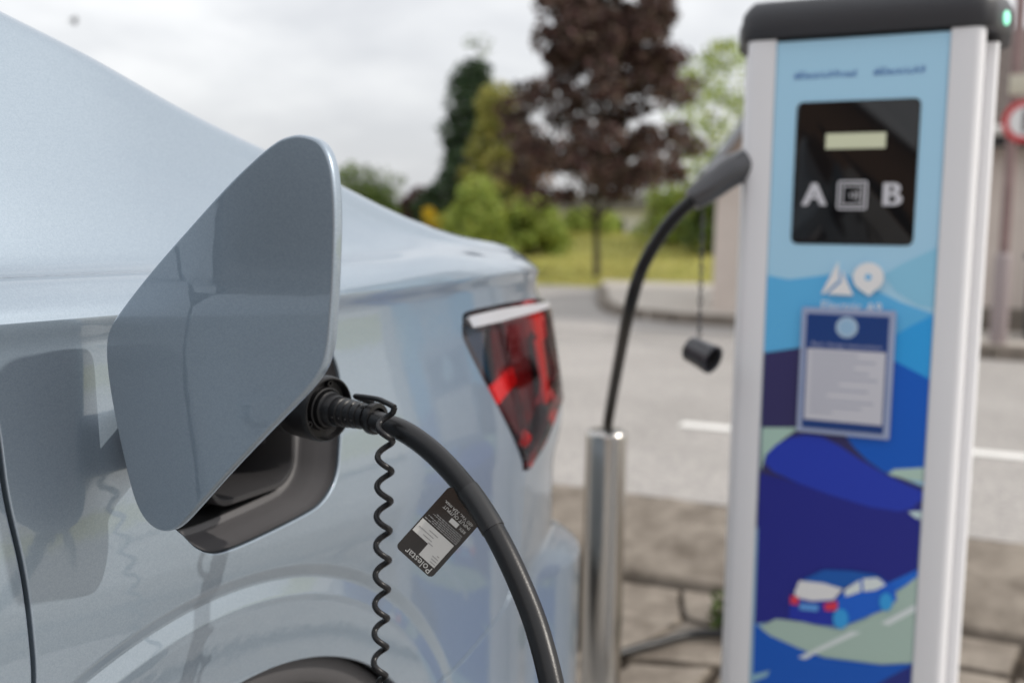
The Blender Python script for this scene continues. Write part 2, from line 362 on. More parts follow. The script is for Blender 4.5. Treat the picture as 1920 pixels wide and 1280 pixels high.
# raised pavement across the road, with kerb stones along its front
isl = [(24,8.6),(18.6,6.75),(15.3,5.55),(13.6,4.85),(12.75,4.35),(12.25,3.7),(12.05,3.0),(11.9,2.3),(11.2,1.5),(10.4,.75),(10.05,0),(10.0,-1),(10.0,-12),(20.2,-12),(20.2,4.4),(24,6.0)]
edge = spline([(a, b, 0) for a, b in isl[1:13]], 10)
o = prism('pavement', isl[:1]+[(p.x, p.y) for p in edge]+isl[13:], -.05, .256, CONC2); tag(o, kind='structure')
ks = thing('pavement_kerb', (12, 3, .138), 'row of dark kerb stones edging the raised pavement across the road', 'kerb'); ks['kind'] = 'structure'; del ks['category']
acc = 0; st = edge[0]; prevp = edge[0]
seg = []
for p in edge[1:]:
    acc += (p-prevp).length; prevp = p
    if acc > .9: seg.append((st, p)); st = p; acc = 0
for a, b in seg:
    d = (b-a).normalized(); nrm = Vector((d.y, -d.x, 0)); a2, b2 = a+d*.008, b-d*.008
    if nrm.x > 0 and nrm.y < 0: nrm = -nrm
    o1 = -.055; w = .12
    nrm = Vector((-d.y, d.x, 0))
    P = [a2+nrm*o1, b2+nrm*o1, b2+nrm*w, a2+nrm*w]
    prism('kerb_stone', [(p.x, p.y) for p in P], .10, .264, KERB_D, ks, bev=.012)

# ---------------------------------------------------------------- panels cut from the body surface
def inside(P, poly):
    x, y = P[:, 0], P[:, 1]; r = np.zeros(len(P), bool); n = len(poly)
    for i in range(n):
        x0, y0 = poly[i]; x1, y1 = poly[(i+1) % n]
        c = (y0 > y) != (y1 > y)
        with np.errstate(divide='ignore', invalid='ignore'): r ^= c & (x < (x1-x0)*(y-y0)/(y1-y0)+x0)
    return r
def resample(poly, step, sm=False):
    if sm: poly = [(v.x, v.y) for v in spline([(a, b, 0) for a, b in poly], 6, True)]
    out = []; n = len(poly)
    for i in range(n):
        a, b = np.array(poly[i]), np.array(poly[(i+1) % n]); k = max(1, int(round(np.hypot(*(b-a))/step)))
        out += [tuple(a+(b-a)*j/k) for j in range(k)]
    return out
def area(p): p = np.array(p); q = np.roll(p, -1, 0); return .5*np.sum(p[:, 0]*q[:, 1]-q[:, 0]*p[:, 1])
def edge_dist(P, loop):
    L_ = np.array(loop); d = np.full(len(P), 9.0)
    for i in range(0, len(L_)): d = np.minimum(d, np.hypot(P[:, 0]-L_[i, 0], P[:, 1]-L_[i, 1]))
    return d
def panel(name, outer, holes=(), m=None, parent=None, step=.009, rim=.0016, deep=.014, out=0.0, outf=None, rings=None):
    loops = [outer]+list(holes); loops = [l if (area(l) > 0) == (k == 0) else l[::-1] for k, l in enumerate(loops)]
    oa = np.array(loops[0]); s0, s1, w0, w1 = oa[:, 0].min(), oa[:, 0].max(), oa[:, 1].min(), oa[:, 1].max()
    sr = np.arange(s0, s1, step); wr = np.arange(w0, w1, step)
    ex = np.array([-.05,-.04,-.03,-.022,-.016,-.011,-.007,-.004,-.0015,0,.003,.006,.01,.015,.02,.026,.033])
    wr = np.sort(np.concatenate([wr[np.abs(wr+.008) > .045], ex[(ex > w0) & (ex < w1)]]))
    G = np.array([(a+(.5*step if j % 2 and abs(b+.008) > .045 else 0), b) for j, b in enumerate(wr) for a in sr])
    if rings:
        cx, cz, ra, rb = rings; zG = G[:, 1]+ZC(G[:, 0]); rG = np.hypot(G[:, 0]-cx, zG-cz); G = G[(rG < ra) | (rG > rb)]
        E_ = [(cx+r*math.cos(a), cz+r*math.sin(a)) for r in np.arange(ra+.002, rb-.001, .0021) for a in np.arange(.1, 3.04, .012)]
        G = np.concatenate([G, np.array([(s, z-float(ZC(s))) for s, z in E_])])
    keep = inside(G, loops[0])
    for h in loops[1:]: keep &= ~inside(G, h)
    G = G[keep]; allb = [p for l in loops for p in l]; G = G[edge_dist(G, allb) > (.0022 if rings else step*.45)]
    co = [Vector(p) for p in allb]; edges = []; k = 0
    for l in loops:
        edges += [(k+i, k+(i+1) % len(l)) for i in range(len(l))]; k += len(l)
    co += [Vector(p) for p in G]
    v2, e2, f2, ov, oe, of = delaunay_2d_cdt(co, edges, [], 0, 1e-6)
    V = np.array([(v.x, v.y) for v in v2]); F_ = np.array([f for f in f2 if len(f) == 3]); cen = V[F_].mean(1)
    ok = inside(cen, loops[0])
    for h in loops[1:]: ok &= ~inside(cen, h)
    F_ = F_[ok]
    oo = out if outf is None else None
    def pos(s, w):
        if outf is None: return body(s, w, out)
        return body(s, w, outf(s, w))
    def nor(s, w, h=.0012):
        a = pos(s+h, w)-pos(s-h, w); b = pos(s, w+h)-pos(s, w-h); n = np.cross(a, b); return n/np.linalg.norm(n, axis=-1, keepdims=True)
    P = pos(V[:, 0], V[:, 1]); N = nor(V[:, 0], V[:, 1])
    tri = P[F_]; fn = np.cross(tri[:, 1]-tri[:, 0], tri[:, 2]-tri[:, 0]); fl = (fn*N[F_].mean(1)).sum(-1) < 0
    F_[fl] = F_[fl][:, ::-1]
    verts, nrm, faces = list(P), list(N), [tuple(f) for f in F_]
    inv = {}
    for newi, olds in enumerate(ov):
        for q in olds: inv[q] = newi
    k = 0
    for li, l in enumerate(loops):
        n = len(l); idx = [inv[k+i] for i in range(n)]; k += n; la = np.array(l)
        d = np.roll(la, -1, 0)-np.roll(la, 1, 0); d = np.stack([d[:, 1], -d[:, 0]], 1); d /= np.linalg.norm(d, axis=1, keepdims=True)   # away from the panel
        h = 5e-4; p0 = P[idx]; n0 = N[idx]; p1 = pos(la[:, 0]+d[:, 0]*h, la[:, 1]+d[:, 1]*h); t = p1-p0
        t -= n0*(t*n0).sum(1, keepdims=True); t /= np.linalg.norm(t, axis=1, keepdims=True)
        c0 = len(verts)
        for (a, b, na) in ((math.sin(.7), 1-math.cos(.7), .7), (1, 1, math.pi/2), (1, 1+deep/rim, math.pi/2)):
            verts += list(p0+t*rim*a-n0*rim*b); nrm += list(n0*math.cos(na)+t*math.sin(na))
        rings = [idx]+[[c0+r*n+i for i in range(n)] for r in range(3)]
        for r in range(3):
            A, B = rings[r], rings[r+1]
            for i in range(n):
                j = (i+1) % n; faces.append((A[i], B[i], B[j], A[j]) if li >= 0 else ())
    me = mesh(name, verts, faces)
    me.polygons.foreach_set('use_smooth', [True]*len(me.polygons)); me.normals_split_custom_set_from_vertices([tuple(map(float, v)) for v in nrm])
    return link(name, me, m, parent)
def zw(pts): return [(s, z-float(ZC(s))) for s, z in pts]       # (s, height) -> domain

car = thing('parked_car', (.7, CY, 0), 'glossy pale blue grey fastback car with its charging flap open and a cable plugged in', 'car')
def mirror(o):
    """the same part on the far side of the car"""
    c = o.copy(); col.objects.link(c); c.parent = o.parent; c.matrix_parent_inverse = o.matrix_parent_inverse.copy()
    c.scale = (1, -1, 1); c.location = (0, 2*CY, 0)
    for ch in [x for x in bpy.data.objects if x.parent == o]:
        d = ch.copy(); col.objects.link(d); d.parent = c; d.matrix_parent_inverse = ch.matrix_parent_inverse.copy()
    return c
# outlines
OPEN = [(.852,1.043),(.872,1.026),(.881,1.003),(.879,.975),(.871,.946),(.864,.925),(.856,.905),(.844,.890),(.825,.878),(.80,.872),(.733,.867),(.69,.8655),(.664,.868),(.645,.878),(.632,.892),(.619,.908),(.612,.94),(.615,.985),(.628,1.02),(.65,1.043),(.68,1.052),(.76,1.054),(.82,1.052)]
open_d = resample(zw(OPEN), .004, True)
GAP = [(.479,1.0),(.479,.96),(.483,.91),(.4835,.865),(.482,.82),(.473,.78),(.455,.74),(.428,.695),(.393,.645),(.360,.59),(.340,.53),(.332,.47),(.330,.352)]
LIPR = .383
def arc(r, a0, a1, n, xw=XW): return [(xw+r*math.cos(R(a0+(a1-a0)*i/n)), ZW+r*math.sin(R(a0+(a1-a0)*i/n))) for i in range(n+1)]
lip = arc(LIPR, 176, 40, 60)
SEAM = [(1.045,.588),(1.12,.594),(1.188,.6035),(1.25,.614),(1.287,.628),(1.308,.655),(1.3175,.685),(1.328,.730),(1.3345,.762),(1.339,.800)]
LAMP = [(1.350,.806),(1.338,.822),(1.30,.865),(1.243,.930),(1.182,1.006),(1.173,1.024),(1.177,1.038),(1.188,1.046),(1.304,1.0495),(1.45,1.049),(1.58,1.047),(1.70,1.045),(1.80,1.04),(1.86,1.03),(1.87,.99),(1.84,.93),(1.72,.892),(1.62,.884),(1.53,.876),(1.482,.862),(1.424,.826),(1.380,.809),(1.364,.803)]
def inset(loop, d):
    a = np.array(loop); t = np.roll(a, -1, 0)-np.roll(a, 1, 0); t /= np.linalg.norm(t, axis=1, keepdims=True)+1e-12
    sg = 1 if area(loop) > 0 else -1
    return [tuple(p) for p in a+sg*d*np.stack([-t[:, 1], t[:, 0]], 1)]
lamp_d = resample(zw(LAMP), .005, True); lamp_out = inset(lamp_d, -.006)
# quarter panel: from the rear door gap to the corner, pillar included
qo = resample([(.455,WM-.001),(.462,.2),(.470,.06),(.478,0)], .008)[:-1]
def open_line(p, step):            # resample an open polyline
    out = []
    for a, b in zip(p[:-1], p[1:]):
        a, b = np.array(a), np.array(b); k = max(1, int(round(np.hypot(*(b-a))/step)))
        out += [tuple(a+(b-a)*j/k) for j in range(k)]
    return out+[tuple(p[-1])]
sp2 = lambda p, n=5: [(v.x, v.y) for v in spline([(a, b, 0) for a, b in p], n)]
front = open_line([(.410,WM-.002),(.440,.3),(.455,.15),(.468,.04),(.474,0)]+zw(sp2([(.478,1.04)]+GAP)), .006)
seam_line = open_line(zw(sp2(SEAM)), .005)
lo = np.array(lamp_out); si = int(np.argmin(np.hypot(lo[:, 0]-1.395, lo[:, 1]-(.795-float(ZC(1.395)))))); order = lo if area(lamp_out) < 0 else lo[::-1]
k0 = int(np.argmin(np.hypot(order[:, 0]-1.332, order[:, 1]-(.821-float(ZC(1.332)))))); order = np.roll(order, -k0, 0)
k1 = int(np.argmax((order[:, 0] > 1.640) & (order[:, 1] > -.075))); lamp_edge = [tuple(p) for p in order[:k1]]
rear_edge = open_line([(1.640,-.0475),(1.640,0),(1.640,.1),(1.640,.25),(1.640,WM-.002)], .008)
top_edge = open_line([(1.640,WM-.002),(.410,WM-.002)], .009)[1:-1]
q_out = front+open_line(zw(lip), .006)+[p for p in seam_line]+lamp_edge+rear_edge+top_edge
ded = [q_out[0]]
for p in q_out[1:]:
    if np.hypot(p[0]-ded[-1][0], p[1]-ded[-1][1]) > .0008: ded.append(p)
quarter = panel('quarter_panel', ded, [open_d], PAINT, car, step=.010, rings=(XW-.032, ZW, .374, .497))
# rear door, with the same flank shape, up to the window line
shift = lambda pts, d: [(a-d, b) for a, b in pts]
door_f = -.52
door = open_line([(.425,.09),(.449,.06),(.461,.04),(.467,0)]+shift(zw(sp2([(.478,1.04)]+GAP)), .0068), .007)+open_line(zw([(.322,.34),(.29,.27),(door_f,.27)]), .03)+open_line(zw([(door_f,.28),(door_f,1.0)])+[(door_f,.09)], .03)+open_line([(door_f+.02,.092),(.40,.092)], .03)
rear_door = panel('rear_door', door, [], PAINT, car, step=.02)
hd = panel('door_handle', resample(zw([(.22,.985),(.23,.995),(.38,.997),(.395,.99),(.38,.975),(.23,.972)]), .006, True), [], PAINT, rear_door, step=.012, out=.014, deep=.02)
fd_ = open_line(zw([(door_f-.007,.28)])+zw([(door_f-.007,1.0)])+[(door_f-.007,.09)], .03)
front_door = panel('front_door', resample(zw([(-1.62,.27),(door_f-.007,.27),(door_f-.007,1.0)])+[(door_f-.007,.09),(-1.62,.09)], .03), [], PAINT, car, step=.03)
fl_ = zw(arc(LIPR, 3, 176, 50, -2.08))
fender = panel('front_wing', resample(zw([(-1.63,.27)])+zw([(-1.63,1.0)])+[(-1.63,WM-.01),(-3.45,WM-.01)]+zw([(-3.45,.40),(-2.50,.34)])+[p for p in fl_[::-1]]+zw([(-1.69,.27)]), .03), [], PAINT, car, step=.03)
# windows and roof rail
WIN = mat('side_window_glass', (.01,.012,.013), .03, spec=.6)
TRIM = mat('gloss_black_trim', (.01,.01,.011), .15, coat=.5)
panel('quarter_window', resample([(.02,.10),(.40,.10),(.395,.16),(.33,.27),(.20,.345),(.02,.355)], .02), [], WIN, car, step=.03, out=-.002)
panel('side_window', resample([(-.50,.10),(.0,.10),(.0,.356),(-.50,.365)], .03), [], WIN, car, step=.04, out=-.002)
panel('side_window', resample([(-1.35,.10),(-.54,.10),(-.54,.365),(-.9,.36),(-1.2,.28)], .03), [], WIN, car, step=.04, out=-.002)
panel('roof_rail', resample([(-1.61,.097),(-1.38,.097),(-1.21,.30),(-.9,.37),(-.5,.372),(.05,.362),(.21,.352),(.345,.272),(.41,.16),(.425,.097),(.452,.10),(.432,.30),(.403,WM-.003),(-1.61,WM-.003)], .02), [], PAINT, car, step=.03, deep=.01)
panel('window_trim', resample([(-1.40,.090),(.42,.090),(.40,.102),(-1.38,.102)], .02), [], TRIM, car, step=.02, out=-.001, rim=.001, deep=.004)
# tailgate and bumper wrap to the centre line; the far side mirrors them
SC = S1-.002
tg = resample([(1.650,WM-.004),(1.650,-.0475)]+[(1.72,-.0475),(1.82,-.053),(1.872,-.062),(1.886,-.11),(1.855,-.175)]+[(1.74,-.222)]+zw([(1.62,.867),(1.56,.863)])+zw([(1.56,.69),(SC,.70)])+[(SC,WM-.004)], .012)
tailgate = panel('tailgate', tg, [], PAINT, car, step=.018)
bp = np.array(seam_line); bt = np.gradient(bp, axis=0); bt /= np.linalg.norm(bt, axis=1, keepdims=True); bp = [tuple(p) for p in bp+.0052*np.stack([bt[:, 1], -bt[:, 0]], 1)]
arc_b = zw(arc(LIPR, 36.5, 4, 18)); lampb = [tuple(p) for p in lo if p[0] < 1.552 and p[0] > 1.350 and p[1] < -.20]
lampb = sorted(lampb, key=lambda p: p[0])
bo = arc_b[::-1]+bp[2:]+lampb+open_line(zw([(1.553,.862),(1.553,.70),(1.556,.683),(SC,.69)]), .012)+open_line(zw([(SC,.26),(1.14,.26)]), .03)[:-1]
ded = [bo[0]]
for p in bo[1:]:
    if np.hypot(p[0]-ded[-1][0], p[1]-ded[-1][1]) > .0015: ded.append(p)
bumper = panel('rear_bumper', ded, [], PAINT, car, step=.007)
panel('bumper_seam', [], ) if False else None
# inner structure seen through the panel gaps
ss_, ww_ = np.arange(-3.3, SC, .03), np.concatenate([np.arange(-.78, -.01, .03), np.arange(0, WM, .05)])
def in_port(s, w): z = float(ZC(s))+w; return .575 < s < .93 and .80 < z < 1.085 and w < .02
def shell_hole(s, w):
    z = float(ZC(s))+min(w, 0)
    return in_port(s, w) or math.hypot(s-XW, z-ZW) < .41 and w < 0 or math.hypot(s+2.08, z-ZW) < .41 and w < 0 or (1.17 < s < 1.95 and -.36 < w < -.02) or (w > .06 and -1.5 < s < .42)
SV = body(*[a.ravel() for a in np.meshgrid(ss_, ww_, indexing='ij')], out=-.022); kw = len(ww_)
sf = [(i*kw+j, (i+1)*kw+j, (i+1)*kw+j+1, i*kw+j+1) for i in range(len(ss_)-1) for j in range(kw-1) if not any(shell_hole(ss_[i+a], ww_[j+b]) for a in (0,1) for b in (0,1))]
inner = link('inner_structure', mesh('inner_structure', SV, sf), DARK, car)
# roof, rear glass and boot lid: from the upper edge to the centre line
def top_patch(name, a, b, m, ns=60, nt_=14, sink=0.0):
    s = np.linspace(a, b, ns); E_ = body(s, np.full(ns, WM-.004)); v, f = [], []
    for i in range(ns):
        e = E_[i]; rear_t = float(sst(1.45, 1.75, s[i])); cx = min(e[0], 1.70)
        for j in range(nt_+1):
            t = j/nt_; u = math.sin(t*math.pi/2)
            cz = e[2]+(.012-.060*float(sst(.8, 1.3, s[i]))+.035*(1-float(sst(-.2, .9, s[i]))))*u-sink*min(1, t*8)
            v.append((e[0]+(cx-e[0])*t, e[1]+(CY-e[1])*t, cz))
    k = nt_+1
    for i in range(ns-1):
        for j in range(nt_): f.append((i*k+j, i*k+j+1, (i+1)*k+j+1, (i+1)*k+j))
    me = mesh(name, v, f); bm = bmesh.new(); bm.from_mesh(me); bmesh.ops.recalc_face_normals(bm, faces=bm.faces)
    if sum((fc.normal.z for fc in bm.faces)) < 0: bmesh.ops.reverse_faces(bm, faces=bm.faces)
    bm.to_mesh(me); bm.free(); return link(name, me, m, car, smooth=True)
tops = [top_patch('boot_lid', 1.30, S1-.002, PAINT), top_patch('hatch_frame', .32, .40, PAINT, 8), top_patch('roof', -.9, .32, PAINT, 40), top_patch('bonnet', S0+.01, -1.95, PAINT, 50)]
tops += [top_patch('rear_glass', .40, 1.30, WIN), top_patch('windscreen', -1.95, -.9, WIN, 40)]
parts = [o for o in bpy.data.objects if o.parent == car and o.name not in ('inner_structure',)]
# tail light
LR, LC = lens('red_lens', (.62,.02,.035)), lens('clear_lens', (.80,.80,.83))
def lamp_bulge(s, w):
    b = sst(-.045, -.078, w); return .004*b+.010*b*sst(1.50, 1.60, s)*0-.003*(1-b)
tl = panel('tail_light', inset(lamp_d, -.0045), [], TRIM, car, step=.016, out=-.034, rim=.001, deep=.004); tag(tl, 'triangular tail lamp with a clear tip and a deep red lens')
red_x = lambda z: 1.253+max(0, (.973-z))*.61+max(0, z-.973)*.60
lz = sorted({round(p[1], 5) for p in lamp_d})
la = np.array(lamp_d)
def cut(poly, side):
    """keep the clear (0) or red (1) side of the lamp outline"""
    g = lambda p: p[0]-red_x(p[1]+float(ZC(p[0])))
    out = []; n = len(poly)
    for i in range(n):
        a, b = poly[i], poly[(i+1) % n]; ga, gb = g(a), g(b)
        if (ga > 0) == bool(side): out.append(a)
        if (ga > 0) != (gb > 0):
            t = ga/(ga-gb); out.append((a[0]+(b[0]-a[0])*t, a[1]+(b[1]-a[1])*t))
    return out
panel('clear_lens', resample(cut(lamp_d, 0), .006), [], LC, tl, step=.009, outf=lamp_bulge, rim=.002, deep=.012)
panel('red_lens', resample(cut(lamp_d, 1), .006), [], LR, tl, step=.009, outf=lamp_bulge, rim=.0005, deep=.012)
REDB = mat('red_reflector_glow', (.75,.01,.012), .25, coat=.6, emit=(1,.02,.02), es=.25); REDD = mat('dark_red_interior', (.12,.014,.02), .3, coat=.4)  # faint emission added to brighten the red reflectors; the lamp is unlit
CHROME = mat('lamp_chrome', (.55,.55,.58), .15, metal=1)
GREYI = mat('lamp_grey', (.30,.30,.32), .3, metal=.6)
def lamp_piece(name, pts, m, o_, step=.01): return panel(name, resample(zw(pts), .006), [], m, tl, step=step, out=o_, rim=.001, deep=.006)
lamp_piece('top_sheen', [(1.184,1.041),(1.194,1.030),(1.30,1.031),(1.40,1.034),(1.50,1.037),(1.57,1.038),(1.57,1.0445),(1.45,1.0465),(1.304,1.047),(1.20,1.0445)], mat('lamp_sky_sheen', (.50,.50,.53), .3, coat=.5), .0045, .006)  # pale strip added over the lens as the sky reflection along its top
lamp_piece('reflector_bowl', [(1.188,1.026),(1.192,1.008),(1.250,.955),(1.262,.99),(1.285,1.024)], GREYI, -.016)
lamp_piece('glow_reflector', [(1.268,.938),(1.282,.912),(1.362,.932),(1.360,.956)], REDB, -.012)
lamp_piece('glow_reflector', [(1.475,1.024),(1.86,1.018),(1.86,.992),(1.62,1.0),(1.52,.985),(1.48,1.0)], REDB, -.010)
lamp_piece('glow_reflector', [(1.49,.985),(1.53,.985),(1.515,.885),(1.50,.88)], REDB, -.014)
lamp_piece('inner_bezel', [(1.32,1.02),(1.46,1.02),(1.46,.88),(1.40,.835),(1.31,.90)], REDD, -.024)
lamp_piece('glow_reflector', [(1.366,.838),(1.382,.830),(1.400,.842),(1.380,.856)], REDB, -.010, .006)
parts.append(tl)
for p in parts: mirror(p)
# rear number plate recess is out of view; wheels
TYRE = mat('tyre_rubber', (.018,.018,.019), .75, bump=.3, bscale=200); ALLOY = mat('alloy_rim', (.35,.35,.36), .3, metal=1)
def wheel(x, y, sgn):
    w = lathe('wheel', [(-.11,.235),(-.112,.30),(-.10,.332),(-.07,.343),(.07,.343),(.10,.332),(.112,.30),(.11,.235)], (x, y, .343), (0,1,0), TYRE, car, 64)
    lathe('rim', [(-.10,.0),(-.10,.05),(-.085,.06),(-.08,.20),(-.105,.232),(-.112,.24),(.10,.24)], (x, y, .343), (0, sgn, 0), ALLOY, w, 64)
    for k in range(5):
        a = k*2*math.pi/5
        box('spoke', (-.028,-.014,.04), (.028,.014,.235), ALLOY, w, .006, mtx=Matrix.Translation((x, y-.095*sgn, .343)) @ Matrix.Rotation(a, 4, 'Y'))
    return w
for x in (XW, -2.08):
    wheel(x, .745, 1); wheel(x, 2*CY-.745, -1)
    for y0, y1 in ((.605, 1.0), (2*CY-1.0, 2*CY-.605)):
        v, f = [], []
        for i in range(41):
            a = R(-8+196*i/40)
            for y in (y0, y1): v.append((x+.384*math.cos(a), y, ZW+.384*math.sin(a)))
        for i in range(40): f.append((2*i, 2*i+1, 2*i+3, 2*i+2))
        link('wheel_arch_liner', mesh('wheel_arch_liner', v, f), RUBBER, car, smooth=True)
        yo = y0+.012 if y0 < CY else y1-.012; v, f = [], []
        for i in range(49):
            a = R(2+176*i/48)
            for rr_, dy in ((.3805,.0),(.377,-.002),(.352,-.002),(.349,.006)): v.append((x+rr_*math.cos(a), yo+(dy if y0 < CY else -dy), ZW+rr_*math.sin(a)))
        for i in range(48):
            for j in range(3): f.append((4*i+j, 4*i+j+1, 4*i+j+5, 4*i+j+4))
        link('arch_trim', mesh('arch_trim', v, f), BEZEL, car, smooth=True)
box('underbody', (-2.6, .75, .20), (1.45, 2*CY-.75, .30), DARK, car, .03)
# ---------------------------------------------------------------- charging port
port = None
oc = np.array(resample(zw(OPEN), .005, True)); oc = oc[::-1] if area(oc) > 0 else oc
def loop_at(d, depth):
    q = np.array(inset([tuple(p) for p in oc], d)); P = body(q[:, 0], q[:, 1]); N = normals(q[:, 0], q[:, 1])
    nn = N.mean(0); nn /= np.linalg.norm(nn); P = P-N*.004-nn*(depth-.004); return P
def loft(name, seq, m, parent, fill=False):
    v, f = [], []; n = len(oc)
    for d, dep in seq: v += list(loop_at(d, dep))
    for r in range(len(seq)-1):
        for i in range(n): f.append((r*n+i, r*n+(i+1) % n, (r+1)*n+(i+1) % n, (r+1)*n+i))
    if fill:
        b = (len(seq)-1)*n; v.append(np.mean(v[b:b+n], 0)); f += [(b+i, b+(i+1) % n, len(v)-1) for i in range(n)]
    me = mesh(name, v, f); bm = bmesh.new(); bm.from_mesh(me); bmesh.ops.recalc_face_normals(bm, faces=bm.faces); bpy.data.meshes.remove(me)
    return bm_obj(name, bm, m, parent, 40)
port = loft('charging_port', [(.022,.046),(.030,.075),(.034,.115)], DARK, car, True); tag(port, 'dark recessed charging socket behind the open flap')
loft('port_bezel', [(.0030,.003),(.0034,.010),(.0050,.013),(.0085,.026),(.0105,.029),(.0125,.041),(.0150,.045),(.0190,.046),(.0222,.048),(.024,.056)], BEZEL, port)
def rr(cx, cz, hx, hz, r, n=6):
    out = []
    for qx, qz, a0 in ((1,1,0),(-1,1,90),(-1,-1,180),(1,-1,270)):
        for i in range(n+1):
            a = R(a0+90*i/n); out.append((cx+qx*(hx-r)+r*math.cos(a), cz+qz*(hz-r)+r*math.sin(a)))
    return out
def ring_tube(name, cx, cz, hx, hz, r, y0, y1, th, m, parent, lipw=.002):
    A, B = rr(cx, cz, hx, hz, r), rr(cx, cz, hx-th, hz-th, max(.004, r-th)); n = len(A); v, f = [], []
    for L_, y in ((A, y1), (A, y0+.0015), (rr(cx, cz, hx-.001, hz-.001, r-.0005), y0), (rr(cx, cz, hx-th+.001, hz-th+.001, r-th+.0005), y0), (B, y0+.0015), (B, y1)):
        v += [(a, y, b) for a, b in L_]
    for q in range(5):
        for i in range(n): f.append((q*n+i, q*n+(i+1) % n, (q+1)*n+(i+1) % n, (q+1)*n+i))
    me = mesh(name, v, f); bm = bmesh.new(); bm.from_mesh(me); bmesh.ops.recalc_face_normals(bm, faces=bm.faces); bpy.data.meshes.remove(me)
    return bm_obj(name, bm, m, parent, 40)
ring_tube('socket_collar', .765, .944, .066, .052, .030, .634, .735, .0065, mat('collar_rubber', (.040,.039,.041), .45), port)
ring_tube('socket_collar', .765, .944, .074, .060, .034, .668, .735, .004, BLACK, port)
box('collar_rib', (.822,.668,.93), (.838,.735,1.0), BEZEL, port, .004)
lathe('socket_cap', [(.0,.034),(.03,.034),(.036,.030),(.038,.0)], (.750,.728,.930), (0,-1,0), BEZEL, port, 32)
lathe('drain_hole', [(.0,.0042),(-.004,.0042),(-.004,0)], (.846,.646,.902), (-.5,-.8,.3), DARK, port, 16)
# ---------------------------------------------------------------- open flap on its hinge arm
FO = [(.1862,1.2139),(.2002,1.2097),(.2084,1.1991),(.2129,1.1822),(.2151,1.1571),(.215,1.1232),(.2135,1.0957),(.2112,1.0766),(.2056,1.0622),(.1922,1.0469),(.1625,1.0203),(.1202,.983),(.0863,.9526),(.0655,.9351),(.0523,.9284),(.0383,.9272),(.0248,.9323),(.0151,.9432),(.0069,.9628),(-.0034,.9968),(-.0119,1.0291),(-.0154,1.0536),(-.0136,1.0682),(-.0067,1.0789),(.0078,1.0918),(.0442,1.121),(.0853,1.1524),(.1238,1.1824),(.1497,1.2007),(.1646,1.2096),(.1743,1.213)]
TH = R(97); FP = Vector((.5525,.592,0)); FU = Vector((math.cos(TH),-math.sin(TH),0)); FN = Vector((-math.sin(TH),-math.cos(TH),0))
fo = resample(FO, .004, True)
if area(fo) < 0: fo = fo[::-1]
def fpos(a, z, d): 
    b = -.45*(a-.10)**2-.25*(z-1.06)**2
    return FP+FU*a+Vector((0,0,z))+FN*(d+b)
G = np.array([(a, b) for a in np.arange(-.02,.22,.009) for b in np.arange(.92,1.22,.009)]); G = G[inside(G, fo)]; G = G[edge_dist(G, fo) > .005]
v2, _, f2, ov, _, _ = delaunay_2d_cdt([Vector(p) for p in fo]+[Vector(p) for p in inset(fo, .0013)]+[Vector(p) for p in G], [(i, (i+1) % len(fo)) for i in range(len(fo))], [], 1, 1e-6)
V2 = [(v.x, v.y) for v in v2]; nV = len(V2); inv = {q: i for i, o_ in enumerate(ov) for q in o_}; ring = [inv[i] for i in range(len(fo))]
T_ = .0085; verts = [fpos(a, z, 0) for a, z in V2]; faces = [tuple(f) for f in f2]
prof = [(.0006,-.0004),(.0011,-.0012),(.0012,-.0024),(.0012,-.0060),(.0006,-.0078),(-.002,-T_)]
rings = [ring]
for d, dep in prof:
    q = inset(fo, -d); c0 = len(verts); verts += [fpos(a, z, dep) for a, z in q]; rings.append([c0+i for i in range(len(fo))])
for A, B in zip(rings[:-1], rings[1:]):
    for i in range(len(fo)):
        j = (i+1) % len(fo); faces.append((A[i], B[i], B[j], A[j]))
c0 = len(verts); verts += [fpos(a, z, -T_) for a, z in V2]; faces += [tuple(c0+i for i in f[::-1]) for f in f2]
me = mesh('charging_flap', verts, faces); bm = bmesh.new(); bm.from_mesh(me); bmesh.ops.remove_doubles(bm, verts=bm.verts, dist=1e-5); bmesh.ops.recalc_face_normals(bm, faces=bm.faces); bpy.data.meshes.remove(me)
flap = bm_obj('charging_flap', bm, PAINT, car, 40); tag(flap, 'open painted charging flap standing out from the flank')
BEZP = [fpos(.03, .985, -.014), fpos(.012, .985, -.018), fpos(-.012, .985, -.030), Vector((.60,.625,.985)), Vector((.64,.648,.985)), Vector((.68,.675,.98))]
ap = spline(BEZP, 6); v, f = [], []
for i, p in enumerate(ap):
    t = (ap[min(i+1, len(ap)-1)]-ap[max(i-1, 0)]).normalized(); nn = Vector((0,0,1)).cross(t).normalized()
    for sx, sz in ((-1,-1),(1,-1),(1,1),(-1,1)): v.append(p+nn*.004*sx+Vector((0,0,.024))*sz)
for i in range(len(ap)-1):
    for j in range(4): f.append((i*4+j, i*4+(j+1) % 4, (i+1)*4+(j+1) % 4, (i+1)*4+j))
me = mesh('hinge_arm', v, f+[(3,2,1,0)]); bm = bmesh.new(); bm.from_mesh(me); bpy.data.meshes.remove(me); bm_obj('hinge_arm', bm, PAINT, flap)

